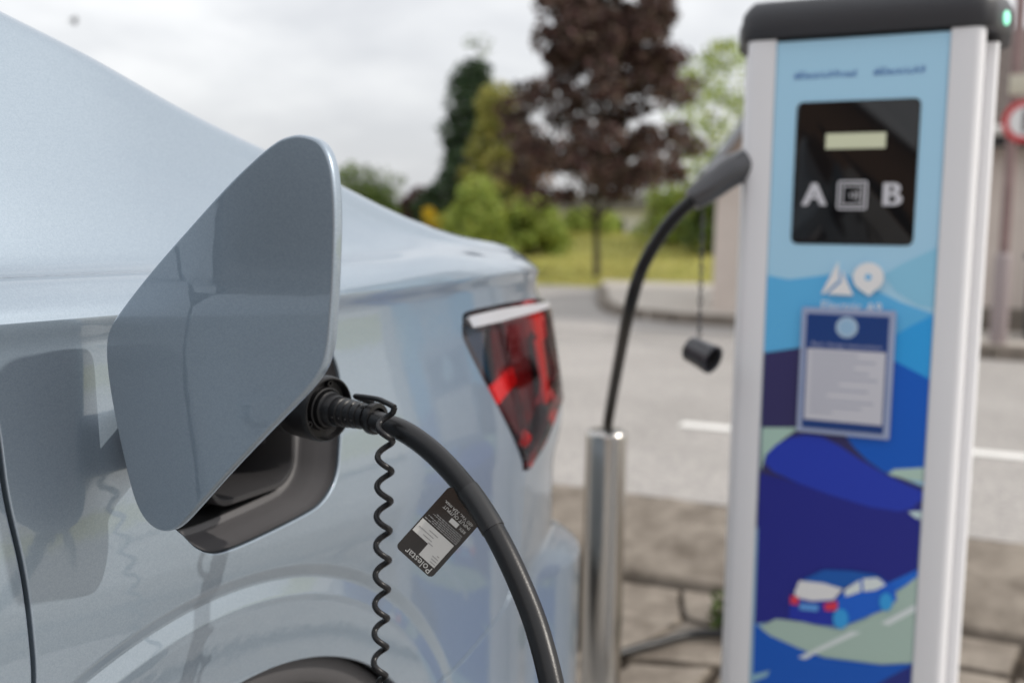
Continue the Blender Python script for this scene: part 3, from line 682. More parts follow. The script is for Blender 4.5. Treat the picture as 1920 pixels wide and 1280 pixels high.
# ---------------------------------------------------------------- charging cable in the car
AX = Vector((-.17,-.985,-.03)).normalized(); PE = Vector((.7361,.524,.9935))
cab = thing('charging_cable', (.62, .24, 0), 'thick black charging cable with its plug in the car and a printed tag', 'cable', 'charging cables')
plug = lathe('plug', [(-.150,.0),(-.150,.0255),(-.075,.0265),(-.062,.0275),(-.0605,.0268),(-.059,.0275),(-.040,.0292),(-.0385,.0282),(-.037,.0292),(-.020,.0302),(-.006,.0303),(-.0015,.0298),(0,.0288),(.0002,.0276),(-.0012,.0268),(-.007,.0264),(-.0075,.0200),(-.003,.0196),(-.0025,.0182),(-.0055,.0178),(-.0055,.0168),(.001,.0165),(.002,.0152),(.0035,.0146),(.009,.0143),(.011,.0132)], PE, AX, BLACK, cab, 64, 32)
tag(plug, 'round black connector plugged into the car')
srp = [(.008,.0128)]
for k in range(5):
    t = .016+k*.0072; r = .0133-.0005*k; srp += [(t-.0030,r),(t+.0026,r),(t+.0032,r-.0011),(t+.0036,r-.0011)]
srp += [(.0505,.0116),(.0510,.0134),(.0525,.0142),(.0565,.0142),(.0585,.0136),(.0590,.0100)]
lathe('strain_relief', srp, PE, AX, RUBBER, plug, 48, 32)
u_ = AX.cross(Vector((0,0,1))).normalized(); w_ = u_.cross(AX)
for a in (100, 205, 330):
    q = PE+(u_*math.cos(R(a))+w_*math.sin(R(a)))*.0232
    lathe('screw', [(-.012,.0034),(-.0045,.0034),(-.0035,.0030),(-.0035,.0016),(-.006,.0014),(-.006,0)], q, AX, BLACK, plug, 16)
for k in range(4):
    q = PE+AX*(.0165+k*.0072)+(-u_*.5-w_*.55).normalized()*0
    side_ = (Vector((-.62,.25,-.15))-AX*Vector((-.62,.25,-.15)).dot(AX)).normalized()
    lathe('grip_dot', [(0,.0008),(.0006,.0006),(.0008,0)], q+side_*(.0132-.0005*k), side_, BEZEL, plug, 10)
CP = [PE+AX*.05, (.7216,.4640,.9905), (.7129,.4303,.9860), (.7052,.3949,.9705), (.6969,.358,.9436), (.686,.3261,.9118), (.6732,.2966,.8737), (.6590,.2765,.8440), (.6425,.2580,.8080), (.6240,.2400,.7600), (.6020,.2220,.6850), (.575,.205,.53), (.555,.19,.32), (.56,.17,.13), (.60,.13,.035), (.70,.05,.0105), (.95,-.07,.0105), (1.3,-.22,.0105), (1.75,-.27,.0105), (2.05,-.20,.0105), (2.22,-.02,.02), (2.24,.10,.14), (2.235,.13,.4), (2.22,.135,.62), (2.17,.135,.70), (2.125,.135,.715)]
tube('cord', CP, .0093, RUBBER, cab, 20, 14)
lathe('outlet_plug', [(0,.0),(0,.024),(.05,.024),(.06,.014),(.09,.011),(.09,0)], (2.128,.135,.715), (1,0,-.25), BLACK, cab, 32)
cs = spline(CP, 14)
def near(p): return min(range(len(cs)), key=lambda i: (cs[i]-Vector(p)).length)
# clear sleeve and printed tag
i0 = near((.6985,.362,.947)); i1 = near((.692,.340,.926))
tube('sleeve', cs[i0:i1+3], .0099, mat('glossy_tape', (.014,.014,.015), .34), cab, 20, raw=True)
TC = [Vector(p) for p in ((.6871,.3795,.9453),(.6971,.352,.9202),(.6761,.3873,.8803),(.6676,.4123,.9084))]   # top, right, bottom, left
t0, t1, t2, t3 = TC; ex = (t0-t1); W_ = ex.length; ex.normalize(); ey = (t2-t1); ey = (ey-ex*ey.dot(ex)); H_ = ey.length; ey.normalize()    # reading direction, and the label's top
en = ex.cross(ey).normalized()
if en.dot(fw) > 0: en = -en
def tg_(a, b, d): return t1+ex*a+ey*b+en*d
TAGM = mat('black_tag_film', (.012,.012,.013), .16, coat=.6)
rect = rr(W_/2, H_/2-.0045, W_/2, H_/2+.0045, .004)
o = prism('tag', rect, -.0006, 0, TAGM, cab, tg_); tag(o, 'black plastic cable tag printed in white, hanging from the cord')
tagob = o
PW = mat('tag_white', (.62,.62,.60), .5); PG = mat('tag_grey_print', (.30,.30,.30), .6); PK = mat('tag_black_print', (.02,.02,.02), .6)
def pr(name, pts, m, d=.0003): return prism(name, [(a*W_, b*H_) for a, b in pts], d-.0002, d, m, tagob, tg_)
pr('white_field', [(.10,.44),(.97,.44),(.97,.66),(.53,.66),(.53,.86),(.10,.86)], PW)
pr('white_field', [(.31,.165),(.52,.165),(.52,.235),(.31,.235)], PW)
tm = Matrix((ex, ey, ex.cross(ey))).transposed().to_4x4()
def tagtext(s, size, a, b, m, d=.0004, align='LEFT'):
    M_ = tm.copy(); M_.translation = tg_(a*W_, b*H_, d); text('print', s, size, m, tagob, M_, .00002, align)
tagtext('Polestar', .0082, .10, .925, PW)
tagtext('480 Vac, 32A max.', .0040, .08, .055, PW); tagtext('INPUT OUTPUT', .0040, .08, .115, PW); tagtext('REV.', .0036, .10, .20, PW)
for k, (a0, a1) in enumerate(((.10,.80),(.10,.86),(.08,.70),(.08,.92),(.08,.80),(.08,.96))):
    b = .265+k*.027; n = 9; x = a0
    rnd = random.Random(k)
    while x < a1:
        w = rnd.uniform(.03,.09); pr('print_line', [(x,b),(min(x+w,a1),b),(min(x+w,a1),b+.013),(x,b+.013)], PG, .0003); x += w+.018
for b, a0, a1 in ((.50,.46,.70),(.55,.52,.92),(.60,.50,.74),(.64,.42,.55),(.70,.16,.22),(.74,.14,.30),(.78,.13,.28),(.82,.12,.26)):
    pr('print_line', [(a0,b),(a1,b),(a1,b+.011),(a0,b+.011)], PG, .0005)
# coiled tether with its dust cap
HP = [PE+AX*.0535+Vector((0,0,.0135)), (.7225,.4870,1.0105), (.7127,.4594,1.0120), (.7060,.4450,1.0108), (.7021,.4343,1.0085)]
tube('tether_strap', HP, .0024, RUBBER, cab, 10, 6)
hc = []; tot = 9.3; z0, z1 = 1.0060, .7680
bx, by = .6965, .4392
for i in range(int(tot*26)+1):
    t = i/(tot*26); a = 2*math.pi*tot*t+R(-65); rr_ = .0062*(1-.15*t); z = z0+(z1-z0)*t
    hc.append(Vector((bx+.001*t+rr_*math.cos(a), by+.006*t+rr_*math.sin(a), z)))
hc = [Vector(HP[-1])]+hc[2:]
tube('coiled_tether', hc, .0026, RUBBER, cab, 10, raw=True)
lathe('dust_cap', [(0,.0022),(.008,.004),(.02,.0062),(.030,.009),(.034,.028),(.037,.0305),(.075,.0305),(.077,.029),(.040,.028),(.040,0)], hc[-1]+Vector((0,0,.002)), (0,.03,-1), RUBBER, cab, 40)
ART = [
    ('wave', (85, 166, 212), [(-0.1517, 1.0903), (-0.1053, 1.0837), (-0.0566, 1.0913), (-0.0139, 1.0996), (0.0343, 1.0765), (0.0908, 1.0494), (0.1499, 1.0328), (0.1569, 0.9076), (-0.1429, 0.8841)]),
    ('pale_wave', (128, 184, 210), [(0.0586, 1.0969), (0.0872, 1.1171), (0.1478, 1.1472), (0.1493, 1.0424), (0.118, 1.0458), (0.0807, 1.0685)]),
    ('bright_wave', (40, 148, 212), [(0.0806, 0.9893), (0.1092, 1.0095), (0.1431, 1.0297), (0.1475, 0.9006), (0.0836, 0.9332)]),
    ('dark_hill', (46, 42, 88), [(-0.1447, 0.9454), (-0.0627, 0.9628), (0.0111, 0.9581), (0.0655, 0.8941), (0.079, 0.83), (0.0784, 0.7451), (0.1445, 0.7256), (0.1467, 0.6851), (-0.1462, 0.611)]),
    ('blue_hill', (0, 84, 180), [(0.0104, 0.9717), (0.0829, 0.9466), (0.146, 0.9175), (0.1468, 0.7547), (0.1084, 0.7502), (0.0785, 0.7434), (0.0467, 0.7635), (0.025, 0.7834), (0.0084, 0.8038), (-0.001, 0.8887)]),
    ('verge', (165, 190, 178), [(0.0933, 0.7506), (0.1446, 0.7598), (0.145, 0.7349), (0.1142, 0.7356), (0.0862, 0.7405)]),
    ('verge', (160, 188, 176), [(-0.142, 0.8042), (-0.0718, 0.811), (-0.1034, 0.7841), (-0.1325, 0.7523), (-0.1406, 0.7196)]),
    ('navy_field', (27, 33, 126), [(-0.1416, 0.7166), (-0.0946, 0.7106), (-0.0125, 0.6922), (0.0562, 0.6787), (0.144, 0.6902), (0.1458, 0.5669), (0.0943, 0.5389), (0.004, 0.4606), (-0.0603, 0.4401), (-0.1394, 0.4226)]),
    ('slope', (30, 54, 165), [(-0.1336, 0.7378), (-0.1299, 0.7555), (-0.114, 0.7744), (-0.0899, 0.79), (-0.0631, 0.7983), (-0.0336, 0.7979), (-0.0011, 0.7845), (0.0365, 0.7624), (0.0786, 0.7413), (0.1146, 0.7274), (0.1459, 0.7177), (0.1459, 0.7003), (0.127, 0.6836), (0.1074, 0.6755), (0.0563, 0.6776), (-0.0125, 0.6911), (-0.0725, 0.7064), (-0.1173, 0.7223)]),
    ('dash', (185, 205, 205), [(0.1223, 0.6775), (0.1455, 0.6817), (0.1459, 0.6653), (0.1317, 0.6694)]),
    ('road_edge', (20, 100, 200), [(0.0967, 0.5421), (0.1459, 0.5752), (0.1459, 0.5558), (0.1052, 0.5267), (0.0252, 0.4644), (0.004, 0.4606)]),
    ('road', (160, 182, 172), [(-0.1367, 0.4123), (-0.0993, 0.4394), (-0.0494, 0.4421), (0.0105, 0.4386), (0.0618, 0.4682), (0.1055, 0.5212), (0.1456, 0.5613), (0.1504, 0.402), (0.0919, 0.3884), (-0.0084, 0.3827), (-0.0692, 0.3913)]),
    ('foreground', (0, 82, 178), [(-0.14, 0.4237), (-0.109, 0.4044), (-0.058, 0.3905), (-0.0083, 0.3804), (0.092, 0.3873), (0.1505, 0.3998), (0.1553, 0.2395), (-0.1392, 0.168), (-0.1378, 0.3025)]),
    ('fore_dark', (28, 40, 118), [(0.0738, 0.3359), (0.1036, 0.364), (0.1497, 0.3973), (0.1522, 0.2959), (0.0454, 0.2715)]),
    ('lane_dash', (205, 215, 220), [(-0.0555, 0.3721), (0.037, 0.4407), (0.0553, 0.4425), (-0.0248, 0.3853), (-0.0417, 0.3713)]),
    ('lane_dash', (205, 215, 220), [(0.0869, 0.4654), (0.1391, 0.5074), (0.148, 0.509), (0.1471, 0.4977), (0.1009, 0.4635)]),
    ('lane_dash', (130, 170, 190), [(-0.1397, 0.3203), (-0.1061, 0.3363), (-0.1112, 0.3232), (-0.138, 0.3055)]),
    ('car_rear', (26, 46, 158), [(-0.0752, 0.4756), (-0.0671, 0.4916), (0.0083, 0.5045), (0.0246, 0.4758), (0.0112, 0.4446), (-0.0275, 0.442), (-0.076, 0.4449)]),
    ('car_side', (18, 92, 196), [(0.0087, 0.496), (0.0225, 0.5184), (0.0476, 0.5425), (0.0836, 0.5484), (0.1073, 0.5355), (0.112, 0.5139), (0.0967, 0.4943), (0.0767, 0.4823), (0.0259, 0.4502), (0.011, 0.4503)]),
    ('car_roof', (14, 84, 165), [(-0.0558, 0.5226), (-0.0163, 0.5493), (0.0313, 0.5546), (0.0729, 0.5551), (0.0845, 0.5513), (0.0502, 0.5429), (0.0182, 0.5194), (-0.015, 0.5207)]),
    ('car_rear_window', (222, 226, 220), [(-0.0673, 0.4974), (-0.0596, 0.5214), (-0.0151, 0.5236), (0.0183, 0.5183), (0.0034, 0.4951), (-0.035, 0.4861), (-0.0647, 0.4879)]),
    ('car_side_window', (205, 216, 226), [(0.0215, 0.5177), (0.0477, 0.5403), (0.0509, 0.5192), (0.0243, 0.5044)]),
    ('car_side_window', (205, 216, 226), [(0.0518, 0.5432), (0.0784, 0.5498), (0.0923, 0.5386), (0.0745, 0.5255), (0.055, 0.5199)]),
    ('car_tail_lamp', (205, 52, 74), [(-0.0748, 0.4903), (-0.0593, 0.49), (-0.0586, 0.475), (-0.074, 0.4734)]),
    ('car_tail_lamp', (205, 52, 74), [(-0.0133, 0.4852), (0.011, 0.4941), (0.0107, 0.4768), (-0.0105, 0.4718)]),
    ('car_plate', (90, 150, 222), [(-0.0565, 0.4777), (-0.0228, 0.4812), (-0.0233, 0.4684), (-0.0571, 0.4659)]),
    ('car_wheel', (48, 150, 226), [(0.0315, 0.4644), (0.0311, 0.4577), (0.029, 0.4514), (0.0256, 0.4464), (0.0212, 0.4433), (0.0164, 0.4424), (0.0118, 0.4438), (0.0079, 0.4475), (0.0053, 0.4529), (0.0041, 0.4594), (0.0046, 0.4662), (0.0067, 0.4725), (0.0102, 0.4775), (0.0145, 0.4806), (0.0193, 0.4815), (0.0239, 0.4799), (0.0277, 0.4763), (0.0304, 0.4709)]),
    ('car_wheel', (48, 150, 226), [(0.1056, 0.5094), (0.1052, 0.5036), (0.1036, 0.4982), (0.1008, 0.494), (0.0973, 0.4913), (0.0934, 0.4906), (0.0896, 0.492), (0.0864, 0.4952), (0.0842, 0.4999), (0.0832, 0.5055), (0.0836, 0.5114), (0.0853, 0.5168), (0.0881, 0.521), (0.0916, 0.5236), (0.0955, 0.5243), (0.0993, 0.5229), (0.1024, 0.5197), (0.1046, 0.515)]),
]

# ---------------------------------------------------------------- charging post
post = thing('charging_post', (2.0, .2112, 0), 'white charging post with a blue printed front, dark screen and black cap', 'charger')
cf = lambda u, z, d: (1.88-d, .2112-u, z)
tf = lambda a, b, d: (a, .2112-b, d)                     # plan outline extruded in height
def mirr(h): return h+[(x, -y) for x, y in h[::-1]]
def col_prof(s):    # front column with rounded edges, plan outline (x, offset)
    P = [(1.894,.1455),(1.8765,.1455),(1.8755,.149)]+[(1.8945-.019*math.cos(R(a)), .180+.019*math.sin(R(a))) for a in range(0, 91, 15)]+[(1.955,.199),(1.955,.1455)]
    return [(x, y*s) for x, y in P]
GR = .02
for s in (1, -1): prism('column', col_prof(s), GR, 1.516, WHITE, post, tf)
prism('groove', mirr([(1.93,.1985),(1.99,.1975)]), GR, 1.51, mat('dark_groove', (.10,.10,.11), .6), post, tf)
prism('back_housing', mirr([(1.962,.200),(1.966,.216),(1.974,.221),(2.10,.221),(2.125,.212),(2.13,.195)]), GR, 1.505, WHITE, post, tf)
box('base_plate', (1.83,.2112-.25,-.05), (2.18,.2112+.25,.02), CONC2, post, .01)
def cap_prof(g): return mirr([(1.872-g,.165),(1.876-g,.190),(1.890-g,.2065+g),(1.93,.214+g),(1.992,.236+g),(2.10,.238+g),(2.138+g,.222+g),(2.145+g,.19)])
bm = bmesh.new(); lv = []
for z, g in ((1.518,.000),(1.522,.003),(1.556,.004),(1.566,.002),(1.580,-.006),(1.588,-.020),(1.590,-.045)):
    lv.append([bm.verts.new(tf(x, y, z)) for x, y in cap_prof(g)])
for A, B in zip(lv[:-1], lv[1:]):
    for i in range(len(A)): bm.faces.new((A[i], A[(i+1) % len(A)], B[(i+1) % len(A)], B[i]))
bm.faces.new(lv[0][::-1]); bm.faces.new(lv[-1])
capo = bm_obj('cap', bm, mat('charcoal_cap_plastic', (.035,.036,.042), .5, bump=.05, bscale=500), post, 50)
lathe('status_light', [(0,.0),(0,.0125),(.004,.0115),(.006,.006),(.0065,0)], (1.960,.2112-.2262,1.543), (-.36,-.93,0), mat('green_status_light', (.25,.8,.55), .4, emit=(.30,.85,.58), es=.75), capo, 24)
front_panel = prism('front_panel', [(-.1445,.06),(.1445,.06),(.1445,1.512),(-.1445,1.512)], -.02, 0, mat('print_sky_blue', lin((176,222,248)), .42, bump=.02, bscale=200), post, cf)
def sheet(name, pts, layer, colr, parent, rough=.42):
    m_ = mat('print_%d_%d_%d' % colr, tuple(min(.9, v*1.35) for v in lin(colr)), rough)
    pts = [(max(-.1438, min(.1438, u)), max(.062, z)) for u, z in pts]; o = []
    for p in pts:
        if not o or math.hypot(p[0]-o[-1][0], p[1]-o[-1][1]) > 1e-4: o.append(p)
    d = .0003+layer*.00022
    return prism(name, o, d-.00018, d, m_, parent, cf)
for k, (nm, c_, pts) in enumerate(ART): sheet(nm, pts, k, c_, front_panel)
DT = .0003+len(ART)*.00022
tmx = Matrix(((0,0,-1,0),(-1,0,0,0),(0,1,0,0),(0,0,0,1)))
def ctext(s, size, u, z, colr, parent, d=None, sx=1.0, bold=0.0):
    M_ = Matrix.Translation(cf(u, z, d or .0008)) @ tmx @ Matrix.Diagonal((sx,1,1,1))
    o = text('print', s, size, mat('print_%d_%d_%d' % colr, lin(colr), .45), parent, M_, .00015); return o
ctext('#ElectricA9road', .0180, -.058, 1.4500, (62,110,180), front_panel, sx=.90); ctext('#ElectricA9', .0180, .066, 1.4500, (62,110,180), front_panel, sx=.98)
# screen
scr = prism('screen', rr(0, 1.2762, .1042, .1268, .011), -.004, .0012, GLASS_DARK, post, cf, bev=.0005)
prism('display', [(-.051,1.319),(.0503,1.319),(.0503,1.346),(-.051,1.346)], .0012, .0016, mat('lit_display', (.32,.33,.25), .3, emit=(.50,.52,.36), es=.28), scr, cf)
LT = (212,212,218)
for s, u in (('A',-.0665),('B',.0650)):
    for du in (-.0028,-.0014,0,.0014,.0028): ctext(s, .058, u+du, 1.2364, LT, scr, .0016+du*.02, 1.0)
def frame_ring(name, cx, cz, h, w, r, colr, parent, d):
    A, B = rr(cx, cz, h, h, r, 4), rr(cx, cz, h-w, h-w, max(.0005, r-w), 4); n = len(A); v = [cf(a, b, d) for a, b in A+B]
    return link(name, mesh(name, v, [(i, (i+1) % n, n+(i+1) % n, n+i) for i in range(n)][::-1]), mat('print_%d_%d_%d' % colr, lin(colr), .45), parent)
frame_ring('card_symbol', -.0011, 1.2372, .0255, .0035, .005, LT, scr, .0017); frame_ring('card_symbol', -.0011, 1.2372, .018, .0025, .001, LT, scr, .0017)
for k in range(3):
    a = [(-.008+.006*k+.004*math.cos(R(t)), 1.2372+(.004+.003*k)*math.sin(R(t))) for t in range(-60, 61, 20)]
    v = [cf(x, z, .0017) for x, z in a]+[cf(x+.0022, z, .0017) for x, z in a]; n = len(a)
    link('card_symbol', mesh('card_symbol', v, [(i, i+1, n+i+1, n+i) for i in range(n-1)]), mat('print_212_212_218'), scr)
# route logo
PL = (226,224,232)
sheet('logo_triangle', [(-.0183,1.1205),(-.0455,1.0600),(-.0400,1.0600),(-.0145,1.0870),(-.0165,1.1000)], 30, PL, front_panel)
sheet('logo_triangle', [(-.0120,1.1060),(-.0115,1.0830),(-.0350,1.0598),(.0105,1.0590)], 30, PL, front_panel)
pc = (.0340,1.0925); outer_ = [(pc[0]+.0262*math.cos(R(a)), pc[1]+.0262*math.sin(R(a))) for a in range(-60, 241, 12)]+[(.0375,1.0590)]
sheet('logo_pin', outer_, 30, PL, front_panel); sheet('logo_pin', [(pc[0]+.0055*math.cos(R(a)), pc[1]+.0055*math.sin(R(a))) for a in range(0, 360, 20)], 31, (85,166,212), front_panel)
ctext('Electric A9', .0235, .0075, 1.0385, PL, front_panel, .0075)
# laminated notice
PD = .0078
def flat(name, pts, d, colr, parent, rough=.3): return prism(name, pts, d-.0002, d, mat('print_%d_%d_%d' % colr, lin(colr), rough), parent, cf)
notice = prism('notice', rr(.0035, .9197, .0808, .1150, .002, 2), PD-.0006, PD, mat('laminate_border', lin((165,178,210)), .2, coat=.6), post, cf); tag(notice, 'laminated instruction notice with a blue header taped to the blue front')
flat('notice_field', [(-.0685,.8130),(.0735,.8130),(.0735,1.0240),(-.0685,1.0240)], PD+.0004, (24,64,132), notice)
flat('notice_field', [(-.0650,.8290),(.0705,.8290),(.0705,.9600),(-.0650,.9600)], PD+.0007, (214,214,222), notice)
flat('notice_logo', [(.0023+.0190*math.cos(R(a)), 1.0015+.0190*math.sin(R(a))) for a in range(0, 360, 12)], PD+.0007, (178,204,228), notice)
flat('notice_logo', [(.0023+.0130*math.cos(R(a)), 1.0015+.0130*math.sin(R(a))) for a in range(0, 360, 15)], PD+.0009, (160,198,228), notice)
ctext('Best charge instructions', .0125, .0025, .9685, (170,178,214), notice, PD+.0009)
for k, w in enumerate((.08,.11,.075,.10,.115,.05,.10,.03,.11,.09,.04)):
    z = .950-k*.0105; flat('notice_line', [(-.056,z-.0016),(-.056+w,z-.0016),(-.056+w,z+.0016),(-.056,z+.0016)], PD+.0009, (172,176,192), notice)
# ---------------------------------------------------------------- holstered cable
cab2 = thing('charging_cable', (2.25, .95, 0), 'slim black cable arching from the white post down behind the steel bollard', 'cable', 'charging cables')
GREYP = mat('grey_connector', (.05,.05,.056), .28, coat=.3)
HPc = [(1.915,.395,1.302), (1.880,.430,1.282), (1.850,.468,1.246), (1.836,.492,1.226)]
con = tube('connector', HPc, lambda t: .030 if t < .35 else .030-.010*(t-.35)/.65, GREYP, cab2, 24, 8); tag(con, 'grey handle of the connector parked in the side of the post')
tube('grip', [Vector(HPc[1])+Vector((0,0,.016)), Vector(HPc[2])+Vector((0,0,.013)), Vector(HPc[3])+Vector((0,0,.006))], .017, BEZEL, con, 16, 6)
C2 = [HPc[2], HPc[3], (1.8568,.5444,1.1775), (1.879,.5967,1.0995), (1.9085,.6311,1.0124), (2.126,.7247,.8750), (2.313,.8093,.7160), (2.375,.838,.64), (2.40,.88,.42), (2.43,.92,.20), (2.45,.92,.05), (2.52,.86,.012), (2.64,.78,.012), (2.78,.68,.012), (2.80,.52,.012), (2.62,.30,.012), (2.40,.22,.012), (2.20,.22,.03), (2.10,.2112,.10)]
tube('cord', C2, .0130, RUBBER, cab2, 16, 12)
chain = []
ca, cb = Vector((1.8391,.4708,1.2075)), Vector((1.8162,.4633,.9757)); nl = 16
for i in range(nl):
    p = ca.lerp(cb, (i+.5)/nl); h = .0095; ang = R(90*(i % 2)+20)
    pts = [p+Vector((.0035*math.cos(a)*math.cos(ang), .0035*math.cos(a)*math.sin(ang), h*math.sin(a))) for a in [2*math.pi*k/12 for k in range(13)]]
    tube('chain_link', pts, .0013, mat('chain_metal', (.12,.12,.13), .35, metal=1), cab2, 6, raw=True)
lathe('dust_cap', [(-.028,0),(-.028,.020),(-.024,.024),(.010,.0255),(.026,.0275),(.030,.0270),(.030,.0225),(-.010,.0215),(-.012,0)], (1.8139,.4590,.9435), (-.34,-.86,-.30), GREYP, cab2, 32)
# ---------------------------------------------------------------- bollard
bol = lathe('bollard', [(-.12,.050),(.682,.050),(.688,.0492),(.692,.0465),(.694,.040),(.6945,0)], (2.240,.789,0), (0,0,1), STEEL, None, 64); tag(bol, 'polished round steel bollard standing between the car and the white post', 'bollard')

# ---------------------------------------------------------------- vegetation
def leaf_mat(name, c, isl=.45, tr=.25):
    m = mat(name, c, .55, island=isl, spec=.3); n = m.node_tree.nodes; l = m.node_tree.links.new; b = n['Principled BSDF']; o = n['Material Output']
    t = n.new('ShaderNodeBsdfTranslucent'); x = n.new('ShaderNodeMixShader'); x.inputs[0].default_value = tr
    l(b.inputs['Base Color'].links[0].from_socket, t.inputs[0]); l(b.outputs[0], x.inputs[1]); l(t.outputs[0], x.inputs[2]); l(x.outputs[0], o.inputs['Surface']); return m
BARK = mat('bark', (.035,.028,.022), .9, c2=(.075,.06,.048), scale=12, bump=1, bscale=30)
def crown_mesh(name, clumps, per, size, seed, flat_=.0):
    rng = np.random.default_rng(seed); C_ = []
    for (x, y, z, rx, rz) in clumps:
        d = rng.normal(size=(per, 3)); d /= np.linalg.norm(d, axis=1, keepdims=True); r = rng.uniform(.25, 1, (per, 1))**.45
        C_.append(np.array((x, y, z))+d*r*np.array((rx, rx, rz)))
    C_ = np.concatenate(C_); n = len(C_)
    a = rng.normal(size=(n, 3)); a /= np.linalg.norm(a, axis=1, keepdims=True); b = rng.normal(size=(n, 3)); b = np.cross(a, b); b /= np.linalg.norm(b, axis=1, keepdims=True)
    s = rng.uniform(.6, 1.3, (n, 1))*size
    V = np.stack([C_-a*s, C_+b*s*.55, C_+a*s, C_-b*s*.55], 1).reshape(-1, 3); me = bpy.data.meshes.new(name)
    me.vertices.add(4*n); me.vertices.foreach_set('co', V.ravel()); me.loops.add(4*n); me.loops.foreach_set('vertex_index', np.arange(4*n)); me.polygons.add(n)
    me.polygons.foreach_set('loop_start', np.arange(0, 4*n, 4)); me.polygons.foreach_set('loop_total', np.full(n, 4)); me.update(); me.validate(); return me
def tree(name, loc, label, cat, trunk_h, trunk_r, clumps, per, size, lm, seed, group=None, limbs=True):
    dz_ = lawn_z(loc[0], loc[1])-loc[2]; loc = (loc[0], loc[1], loc[2]+dz_); clumps = [(a, b, max(.15, c-dz_*min(1, c/2)), d, e) for a, b, c, d, e in clumps]
    t = thing(name, loc, label, cat, group); rnd = random.Random(seed); L0 = Vector(loc)
    top = max(c[2]+c[4]*.4 for c in clumps)
    tr = tube('trunk', [L0+Vector((0,0,-.15)), L0+Vector((.01,0,.12)), L0+Vector((0,.02,trunk_h)), L0+Vector((.05,.03,trunk_h+(top-trunk_h)*.5)), L0+Vector((0,0,top))], lambda q: trunk_r*(1.35-.35*min(1, q*10) if q < .1 else 1-.92*(q-.1)/.9), BARK, t, 12, 8)
    if limbs:
        for i, c in enumerate(clumps):
            if i % 2 == 0:
                e = L0+Vector(c[:3]); s0 = L0+Vector((0,0,max(trunk_h*.8, c[2]-.5*math.hypot(c[0], c[1])-.2))); mid = s0.lerp(e, .5)+Vector((0,0,.12))
                tube('limb', [s0, mid, e], lambda q: trunk_r*.38*(1-.8*q), BARK, tr, 6, 5)
    link('crown', crown_mesh('crown', [(L0.x+a, L0.y+b, L0.z+c_, d, e) for a, b, c_, d, e in clumps], per, size, seed), lm, t)
    return t
def cone_clumps(seed, n, z0, z1, r0, r1, sz, p=1.0):
    rnd = random.Random(seed); out = []
    for i in range(n):
        q = (i+.5)/n; z = z0+(z1-z0)*q; rr_ = r0+(r1-r0)*q**p; a = i*2.399+rnd.uniform(-.4,.4); d = rr_*math.sqrt(rnd.uniform(.15, 1))
        s = sz*rnd.uniform(.7, 1.25); out.append((d*math.cos(a), d*math.sin(a), z+rnd.uniform(-.2,.2), s, s*rnd.uniform(.55,.85)))
    return out
PURPLE = leaf_mat('copper_leaf', (.120,.076,.062), .8, .3); GREEN = leaf_mat('mid_green_leaf', (.11,.16,.040), .5); LIME = leaf_mat('lime_leaf', (.33,.40,.09), .45, .3)
DKGREEN = leaf_mat('dark_conifer_leaf', (.045,.078,.038), .5); GOLD = leaf_mat('golden_leaf', (.33,.32,.09), .45, .3); RUST = leaf_mat('rust_leaf', (.26,.14,.08), .4); WINE = leaf_mat('wine_leaf', (.075,.028,.032), .5); YELLOW = leaf_mat('yellow_flower', (.62,.45,.03), .3)
cl = []
rnd = random.Random(11)
for i in range(190):
    q = rnd.random()**.9; z = 1.75+q*5.6; w = (2.3 if z < 3.5 else 2.3-(z-3.5)*.30)*(.62+.38*min(1, (z-1.4)/1.3)); a = rnd.uniform(0, 2*math.pi); d = w*math.sqrt(rnd.uniform(.02, 1)); s = rnd.uniform(.26,.52)
    cl.append((d*math.cos(a), d*math.sin(a), z, s, s*.72))
tree('copper_maple', (21.75, 8.02, .26), 'dark copper leaved maple with a slim bare trunk standing on the lawn', 'tree', 1.6, .095, cl, 98, .10, PURPLE, 5)
tree('golden_conifer', (34.0, 17.7, .55), 'tall pointed green conifer with golden patches left of the copper maple', 'tree', .6, .16, cone_clumps(2, 60, .4, 6.9, 2.3, .12, .70, 1.1), 150, .12, DKGREEN, 8)
tree('golden_shrub', (30.2, 14.75, .45), 'tall golden yellow bush between the conifer and the copper maple', 'bush', .5, .08, cone_clumps(31, 34, .5, 5.6, 1.25, .35, .55), 170, .11, GOLD, 9)
tree('rusty_shrub', (27.0, 12.05, .40), 'small rust coloured bush touching the left side of the copper maple', 'bush', .4, .05, cone_clumps(32, 14, 1.2, 3.6, .55, .35, .42), 130, .09, RUST, 10)
tree('bare_tree', (42.0, 21.6, .9), 'thin sparsely leaved tree rising behind the conifer', 'tree', 4.0, .10, cone_clumps(33, 16, 4.2, 9.6, 1.6, .4, .5), 26, .10, GREEN, 12)
tree('green_bush', (36.0, 23.7, .6), 'rounded bright green bush just over the slope of the car', 'bush', .5, .1, cone_clumps(34, 20, .4, 3.0, 1.5, .8, .8), 220, .11, GREEN, 13)
tree('wine_bush', (40.0, 23.6, .7), 'low dark red bush beside the rounded green one', 'bush', .3, .08, cone_clumps(35, 14, .4, 2.4, 1.2, .6, .6), 220, .11, WINE, 14)
tree('yellow_flower_clump', (26.4, 14.9, .35), 'small clump of yellow flowers at the edge of the lawn', 'flowers', .1, .03, cone_clumps(36, 7, .9, 1.35, .35, .25, .24), 120, .05, YELLOW, 15, limbs=False)
